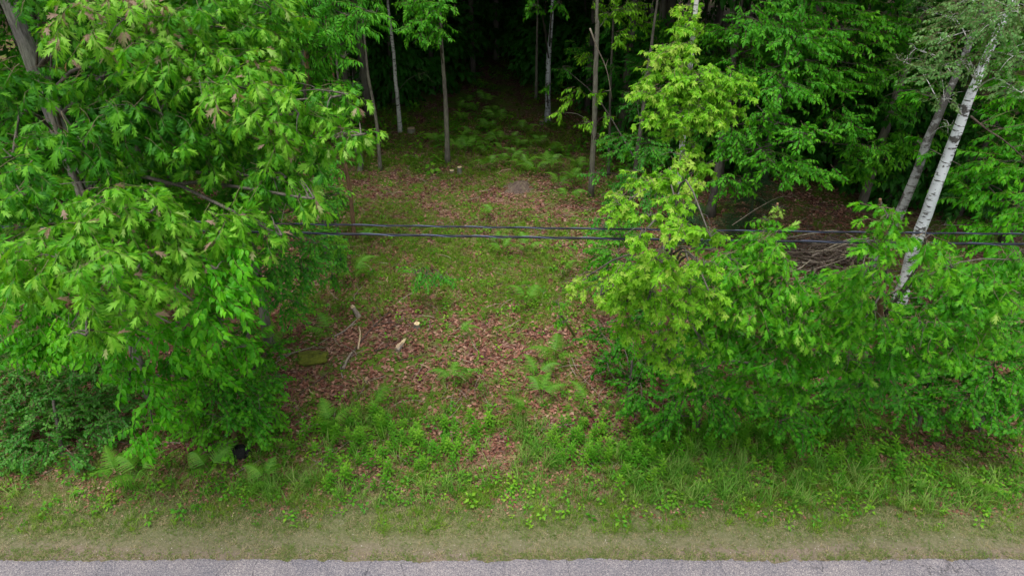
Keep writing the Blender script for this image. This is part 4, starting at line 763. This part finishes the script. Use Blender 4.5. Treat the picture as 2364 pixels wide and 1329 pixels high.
def fern(px, py, size, n, label, group="ferns scattered over the clearing", dirn=None, tilt=.0):
    b = G(px, py); b[2] = gz(b[0], b[1])
    root = empty("fern", b, label, "fern", group); a0 = rng.uniform(0, 6.28) if dirn is None else dirn
    for k in range(n):
        o = bpy.data.objects.new("frond", fronds[rng.integers(5)]); scene.collection.objects.link(o); o.parent = root
        a = a0+(k*2*math.pi/n if n > 3 else (k-(n-1)/2)*.95)+rng.normal(0, .15); s = size*.95*rng.uniform(.75, 1.1)
        o.rotation_euler = (rng.normal(0, .12), -.42+rng.normal(0, .14)+tilt, a); o.scale = (s, s, s); o.location = (0, 0, .10*size+.05)
FERNS = [(820, 655, .75, 4, "fern left of the clearing just under the lower cable"), (1060, 775, .55, 3, "fern above the split log at the centre"), (1085, 880, .7, 3, "larger upper fern of the pair at the centre of the litter"), (1048, 895, .55, 3, "lower left fern of the pair at the centre of the litter"),
         (1280, 840, .65, 4, "fern standing alone on the right side of the litter"), (1240, 880, .6, 4, "topmost fern of the row of three right of centre"), (1250, 925, .55, 3, "middle fern of the row of three right of centre"), (1215, 965, .65, 3, "lowest fern of the row of three right of centre"), (865, 945, .6, 3, "fern at the left of the litter above the weeds"),
         (1100, 915, .4, 3, "small fern below the pair at the centre"), (760, 775, .6, 3, "fern above the mossy rock"), (628, 810, .7, 4, "dark fern at the foot of the elm"), (1215, 705, .6, 4, "fern in the grass right of centre"), (1195, 665, .45, 3, "small fern in the grassy middle"), (1350, 945, .55, 3, "fern by the weeds at the right side"),
         (770, 990, .6, 4, "fern in the weeds left of centre"), (680, 1035, .5, 3, "fern with upright fronds in the weeds near the black object"), (810, 1015, .5, 3, "fern among weeds left of centre, lower one"), (330, 1110, .8, 4, "bright fern on the verge at the lower left"), (385, 1080, .6, 3, "fern right of the bright verge fern at the lower left"), (280, 1105, .6, 3, "fern left of the bright verge fern"), (490, 1100, .75, 4, "fern on the verge below the black object"),
         (1950, 985, .8, 4, "large fern under the middle of the right thicket"), (1910, 990, .6, 3, "fern left of the large fern under the right thicket"), (2250, 1135, .55, 3, "yellowish fern in the weeds at the lower right"), (620, 1120, .6, 4, "light fern patch above the yellowish grass"), (1160, 580, .5, 4, "fern just below the cables near the centre"), (1215, 580, .6, 4, "fern below the cables right of centre"), (1150, 560, .4, 3, "small fern touching the cables' line at the centre"),
         (1210, 500, .5, 3, "fern just above the upper cable"), (1140, 505, .5, 3, "fern above the cables at the centre"), (1300, 630, .5, 3, "fern at the clearing's right edge in the grass"), (850, 560, .5, 3, "fern just below the cables at the left"), (1310, 470, .7, 4, "broad fern at the foot of the slim trunk with yellow sprays"), (1325, 430, .8, 5, "large fern left of the slim trunk with yellow sprays"), (1290, 440, .6, 4, "dark fern in the group left of the slim trunk"), (1120, 720, .35, 3, "tiny fern on the litter")]
for f in FERNS: fern(*f)
for k, (px, py) in enumerate([(1060, 330), (1085, 350), (1110, 340), (1130, 360), (1100, 300), (1130, 305), (1150, 330), (1180, 330), (1190, 365), (1215, 395), (1240, 375), (1175, 385), (1160, 355), (1250, 340), (1070, 285), (1105, 265), (1120, 245), (1220, 345), (1270, 360), (1130, 395), (1050, 350), (1075, 360), (1235, 410), (1150, 290), (1080, 240), (1090, 320), (1200, 340), (1140, 270), (1030, 300), (1210, 310), (1265, 400), (1330, 400), (1060, 260), (1010, 340)]):
    fern(px+rng.normal(0, 3), py, rng.uniform(.5, .8), int(rng.integers(3, 6)), "fern in the shaded fern patch right of the central grey trunk", "ferns of the shaded patch")

# ------------------------------------------------------------------ ground cover: litter, grass, herbs
def scatter(n, ylo, yhi, power=1.0, margin=1.06):
    """points over the ground in view, denser near the road"""
    y = ylo+(yhi-ylo)*rng.random(n)**power; half = (y*.848+8*.53)*.75*margin; x = rng.uniform(-1, 1, n)*half
    return x, y
def blobs(x, y, L):
    px, py = project(np.stack([x, y, np.zeros_like(x)], 1)); w = np.zeros_like(x)
    for cx, cy, rx, ry, a in L: w = np.maximum(w, a*np.exp(-(((px-cx)/rx)**2+((py-cy)/ry)**2)**1.5))
    return w
def ground_stuff(name, tmpl, mats, x, y, size, tintv, tiltz=.3, dz=.01, upright=True, label=None):
    n = len(x); P = np.stack([x, y, gz(x, y)+dz], 1); a = rng.uniform(0, 2*math.pi, n); up = np.array([0, 0, 1.])+rng.normal(0, tiltz, (n, 3))*[1, 1, 0]; d = np.stack([np.cos(a), np.sin(a), rng.normal(0, tiltz*.5, n)], 1)
    V, T, t, m = realise(dict(v=tmpl), P, basis(d, up), size, tintv); return tag(add_mesh(name, V, T, mats, None, m, t), kind="stuff")
def flat_tmpl(V, T, seed):
    r = np.random.default_rng(seed); return (np.array(V, float), np.array(T), r.uniform(-.03, .03, len(V)), np.zeros(len(T), int))
GRASSY = [(900, 490, 130, 45, .9), (1000, 560, 260, 60, .9), (1150, 630, 200, 70, .95), (900, 640, 120, 60, .5), (1280, 660, 110, 60, .8), (1250, 720, 120, 40, .6), (1060, 420, 120, 40, .55), (1010, 470, 150, 30, .4), (730, 690, 70, 40, .5), (860, 590, 70, 60, .9), (1100, 660, 100, 60, .6), (1000, 340, 140, 70, .5), (1300, 340, 130, 60, .5), (1150, 200, 260, 60, .55), (930, 930, 130, 40, .35), (1150, 950, 100, 50, .35), (700, 920, 50, 40, .2), (1270, 530, 120, 30, .7), (880, 360, 70, 40, .5), (1000, 680, 110, 25, .5), (1200, 790, 50, 20, .25), (870, 880, 70, 25, .2), (1290, 880, 40, 40, .3)]
WEEDY = [(900, 1010, 260, 60, .8), (560, 1110, 150, 40, .5), (1000, 1110, 200, 40, .65), (1330, 1020, 130, 50, .7), (1500, 1010, 160, 60, .9), (1750, 1030, 260, 70, 1), (2050, 1070, 300, 90, 1), (2300, 1060, 220, 110, 1), (1900, 1130, 300, 50, .75), (1450, 1110, 120, 50, .7), (1250, 1150, 120, 30, .5), (250, 1090, 200, 40, .4), (60, 1080, 120, 60, .5), (620, 1000, 120, 60, .8), (800, 940, 90, 30, .5), (1400, 900, 60, 80, .6), (1380, 780, 60, 80, .4), (620, 780, 80, 60, .5), (680, 640, 80, 50, .4), (1340, 600, 60, 80, .6), (780, 610, 60, 60, .4), (2200, 1150, 250, 50, .8), (120, 1150, 200, 40, .4), (1650, 1150, 260, 45, .5), (1100, 1160, 260, 35, .45), (850, 1140, 200, 35, .45), (2150, 1180, 260, 35, .5), (450, 1150, 200, 40, .3)]
BARE = [(1150, 1050, 75, 70, .95), (1330, 1125, 120, 40, .9), (1270, 920, 110, 90, .75), (900, 840, 240, 90, .7), (1150, 800, 220, 90, .75), (700, 900, 90, 60, .7), (1080, 950, 130, 70, .6), (200, 1130, 260, 40, .6), (1000, 440, 220, 35, .6), (1250, 470, 120, 30, .6), (650, 1180, 250, 25, .3)]
# dead leaves
def dead_leaf(seed):
    r = np.random.default_rng(seed); c = r.uniform(.1, .45); V = np.array([(-.5, 0, .02), (r.uniform(-.2,.2), .32, c*r.uniform(.2, 1)), (.5, 0, c*.4), (r.uniform(-.2,.2), -.32, c*r.uniform(.2, 1)), (0, 0, 0)])
    return flat_tmpl(V, [(0, 4, 1), (1, 4, 2), (2, 4, 3), (3, 4, 0)], seed)
dl = [dead_leaf(i) for i in range(8)]
x, y = scatter(94000, 6.55, 25, 1.35)
g = blobs(x, y, GRASSY); keep = (rng.random(len(x)) > g*.55*(1-blobs(x, y, BARE))*(.4+.9*vnoise(x, y, .8, 3))) & ((y > 7.7) | (rng.random(len(x)) < (y-6.45)*1.0*np.clip(vnoise(x*.5, y, .5, 77)*2.2-.5, 0, 1.2))) & (np.abs(x) < 9.5)
x, y = x[keep], y[keep]
pn = vnoise(x, y, .9, 9)*.6+vnoise(x, y, .25, 4)*.4
ground_stuff("leaf_litter", dl, [M['litter']], x, y, rng.uniform(.045, .105, len(x))*np.clip(.62+(y-6.8)*.16, .62, 1), rng.beta(2, 2.2, len(x))*.75+.35*(pn-.5)+.04*np.clip((9-y)/2, 0, 1)+.02, .55, .015)
print("litter", len(x))
# fine grass tufts
def tuft(seed, nb, h, spread, w=.006, seg=2, lean=.6):
    r = np.random.default_rng(seed); V, T = [], []
    for k in range(nb):
        a = r.uniform(0, 6.283); b = np.array([r.normal(0, spread*.3), r.normal(0, spread*.3), 0]); d = np.array([math.cos(a), math.sin(a), 0]); L = h*r.uniform(.5, 1.1); s = np.array([-d[1], d[0], 0])*w; le = lean*r.uniform(.3, 1.3); o = len(V)
        for j in range(seg):
            t = j/seg; c = b+d*le*L*t**1.7+np.array([0, 0, L*t*(1-.25*le*t)]); V += [c-s*(1-t*.6), c+s*(1-t*.6)]
        V.append(b+d*le*L+np.array([0, 0, L*(1-.35*le)]))
        for j in range(seg-1): T += [(o+2*j, o+2*j+1, o+2*j+3), (o+2*j, o+2*j+3, o+2*j+2)]
        T.append((o+2*seg-2, o+2*seg-1, o+2*seg))
    V = np.array(V); return (V, np.array(T), np.repeat(r.uniform(-.15, .15, nb), 2*seg+1), np.zeros(len(T), int))
tf = [tuft(i, 12, .12, .10, .0042, 1, 1.0) for i in range(6)]
x, y = scatter(120000, 6.35, 24, 1.4); g = np.maximum(blobs(x, y, GRASSY), .42*np.interp(y, [6.4, 6.75, 7.3, 7.9], [0, .5, 1, 0])*(vnoise(x*.6, y, .35, 21) > .5)*np.where(x < -1.5, .45, 1))*(.3+1.2*vnoise(x, y, .5, 2)); k = (rng.random(len(x)) < g*1.25+.10*(vnoise(x, y, .45, 15) > .62)) & ((np.abs(x) < 5.5) | (y < 8)); k &= rng.random(len(x)) > blobs(x, y, BARE)*.9; x, y = x[k], y[k]; print("tufts", len(x))
ground_stuff("short_grass", tf, [M['grass']], x, y, rng.uniform(.6, 1.2, len(x)), rng.uniform(.15, .75, len(x)), .2)
# mown verge
vf = [tuft(20+i, 9, .05, .09, .0030, 1, 1.2) for i in range(5)]
x, y = scatter(40000, 5.86, 7.8, 1.0)
e = y+.25*(vnoise(x*.3, y, .3, 8)-.5); dn = np.interp(e, [5.86, 5.97, 6.03, 6.2, 6.4, 6.95, 7.6, 8.1], [1, .7, .12, .22, .75, 1, .9, .3]); k = rng.random(len(x)) < dn*(.25+vnoise(x, y, .35, 6)); x, y = x[k], y[k]; print("verge", len(x))
ground_stuff("verge_grass", vf, [M['drygrass']], x, y, rng.uniform(.6, 1.3, len(x)), rng.beta(1.6, 1.4, len(x))*1.0, .2, .0)
# tall grass
tg = [tuft(40+i, 13, .38, .12, .0062, 3, .8) for i in range(5)]
TALL = [(1650, 1130, 260, 40, .5), (700, 1150, 300, 30, .25), (2150, 1150, 200, 40, .4), (1600, 1080, 180, 70, .9), (1750, 1000, 200, 50, .7), (1220, 1030, 50, 60, .9), (1180, 1070, 60, 40, .6), (1500, 1120, 150, 50, .5), (1900, 1110, 180, 50, .4), (650, 1120, 80, 30, .9), (860, 980, 60, 40, .5), (330, 1115, 60, 30, .4), (1040, 1110, 90, 40, .4), (990, 1130, 60, 20, .4), (1300, 1100, 40, 30, .3)]
x, y = scatter(9000, 6.7, 9.6, 1.); g = blobs(x, y, TALL); k = rng.random(len(x)) < g*.8+.05; k &= rng.random(len(x)) > blobs(x, y, BARE)*.8; x, y = x[k], y[k]; print("tall", len(x))
ground_stuff("tall_grass", tg, [M['tallgrass']], x, y, rng.uniform(.4, 1.0, len(x)), rng.uniform(.2, .8, len(x)), .2)
# broad leaved herbs
def herb(seed, n, R0, shape, leafL, h):
    r = np.random.default_rng(seed); Vs, Ts, ti, o = [], [], [], 0; lv, lt = leaf(shape)
    for k in range(n):
        a = k*2.4+r.normal(0, .3); z = h*(.3+.7*k/n); d = np.array([math.cos(a), math.sin(a), r.uniform(-.2, .35)]); rr = R0*r.uniform(.1, .5); V = place(lv, np.array([math.cos(a)*rr, math.sin(a)*rr, z]), d, np.array([r.normal(0, .2), r.normal(0, .2), 1]), leafL*r.uniform(.6, 1.1)); Vs.append(V); Ts.append(lt+o); o += len(V); ti.append(np.full(len(V), r.uniform(-.2, .2)+.25*k/n))
    V, T = tube([[0, 0, 0], [0, 0, h]], [.003, .002], 3, cap=False); Vs.append(V); Ts.append(T+o); ti.append(np.zeros(len(V)))
    return np.vstack(Vs), np.vstack(Ts), np.concatenate(ti), np.zeros(sum(len(t) for t in Ts), int)
hb = [herb(i, 6, .08, 'diamond', .07, .12) for i in range(4)]+[herb(10+i, 6, .06, 'd_round', .06, .10) for i in range(3)]
x, y = scatter(34000, 6.35, 24, 1.25); w = blobs(x, y, WEEDY)*np.where((x < -2) & (y < 7.6), .6, 1); g = blobs(x, y, GRASSY); k = rng.random(len(x)) < (w*.8*(.3+vnoise(x, y, .5, 12))+.085+.10*g+.16*(vnoise(x, y, .6, 31) > .72))*np.clip((y-6.5)/.8, 0, 1)+.04*(y > 6.4)*(y < 7.4); k &= rng.random(len(x)) > blobs(x, y, BARE)*.75; x, y = x[k], y[k]; print("herbs", len(x))
ground_stuff("herb_cover", hb, [M['herb']], x, y, rng.uniform(.45, 1.0, len(x))**1.2*1.25, rng.uniform(.0, .8, len(x)), .4)
x, y = scatter(2900, 19.5, 44, 1.0); k = (vnoise(x, y, 1.6, 41) > .38) & ((np.abs(x+1) > 1.) | (y > 21)); x, y = x[k], y[k]
ground_stuff("forest_undergrowth", [herb(30+i, 9, .18, 'diamond', .16, .22) for i in range(4)], [M['herb']], x, y, rng.uniform(.5, 1.5, len(x)), rng.uniform(0, .5, len(x)), .25)
x, y = scatter(4200, 19, 34, 1.0); k = vnoise(x, y, 1.2, 43) > .35; x, y = x[k], y[k]
ground_stuff("woodland_grass", [tuft(60+i, 12, .26, .22, .010, 1, 1.0) for i in range(4)], [M['grass']], x, y, rng.uniform(.6, 1.2, len(x)), rng.uniform(.0, .5, len(x)), .2)
# goldenrod like weeds: a stem with whorls of narrow leaves
def whorl(seed, n=26, h=.34):
    r = np.random.default_rng(seed); Vs, Ts, ti, o = [], [], [], 0
    for k in range(n):
        f = k/n; a = k*2.4; z = h*(.2+.8*f); L = .13*(1-.45*f)*r.uniform(.8, 1.1); d = np.array([math.cos(a), math.sin(a), .25+.5*f]); d /= np.linalg.norm(d); s = np.array([-d[1], d[0], 0])*.014
        p = np.array([0, 0, z]); V = np.array([p, p+d*L*.45+s, p+d*L*.45-s, p+d*L+[0, 0, -.2*L]]); Vs.append(V); Ts.append(np.array([(0, 2, 1), (1, 2, 3)])+o); o += 4; ti.append(np.full(4, .2*f+r.uniform(-.1, .1)))
    return np.vstack(Vs), np.vstack(Ts), np.concatenate(ti), np.zeros(2*n, int)
wh = [whorl(i) for i in range(4)]
RODS = [(1550, 1020, 160, 50, .9), (1750, 1010, 180, 50, .8), (1060, 1010, 90, 40, .9), (1340, 1030, 90, 50, .8), (830, 1000, 120, 50, .6), (1900, 1060, 150, 50, .4), (1450, 1060, 80, 60, .6), (820, 1100, 60, 40, .5), (1180, 1140, 50, 20, .3), (1280, 1160, 120, 25, .35), (940, 1050, 100, 40, .4)]
x, y = scatter(9000, 7.0, 11, 1.); g = blobs(x, y, RODS); k = rng.random(len(x)) < g*.6; k &= rng.random(len(x)) > blobs(x, y, BARE)*.95; x, y = x[k], y[k]; print("rods", len(x))
ground_stuff("narrow_leaved_weeds", wh, [M['herb']], x, y, rng.uniform(.6, 1.15, len(x)), rng.uniform(.15, .65, len(x)), .15)
# pebbles on the dirt verge
pb = []
for s in range(4):
    r = np.random.default_rng(s); V = np.array([(1, 0, 0), (0, 1, 0), (-1, 0, 0), (0, -1, 0), (0, 0, .7), (0, 0, -.6)])*r.uniform(.6, 1.1, (6, 1)); pb.append(flat_tmpl(V, [(0, 1, 4), (1, 2, 4), (2, 3, 4), (3, 0, 4), (1, 0, 5), (2, 1, 5), (3, 2, 5), (0, 3, 5)], s))
x, y = scatter(4500, 5.7, 6.6, 1.0); ground_stuff("pebbles", pb, [M['pebble']], x, y, .002+.007*rng.random(len(x))**3, rng.uniform(.1, 1, len(x)), .3, .001)
# twigs scattered in the litter
tw = []
for s in range(4):
    V, T = tube(smoothpath([[-.5, 0, 0], [-.1, rng.normal(0, .06), .02], [.5, rng.normal(0, .06), 0]], 4), [.012, .012, .009, .006], 3, cap=False); tw.append((V, T, np.full(len(V), .0), np.zeros(len(T), int)))
x, y = scatter(1500, 7.6, 22, 1.2); ground_stuff("litter_twigs", tw, [M['deadwood']], x, y, rng.uniform(.15, .55, len(x)), np.zeros(len(x)), .05, .04)
tri = sum(len(m.polygons) for m in bpy.data.meshes); print("triangles", tri, "twig objects", NOBJ, "objects", len(scene.objects))
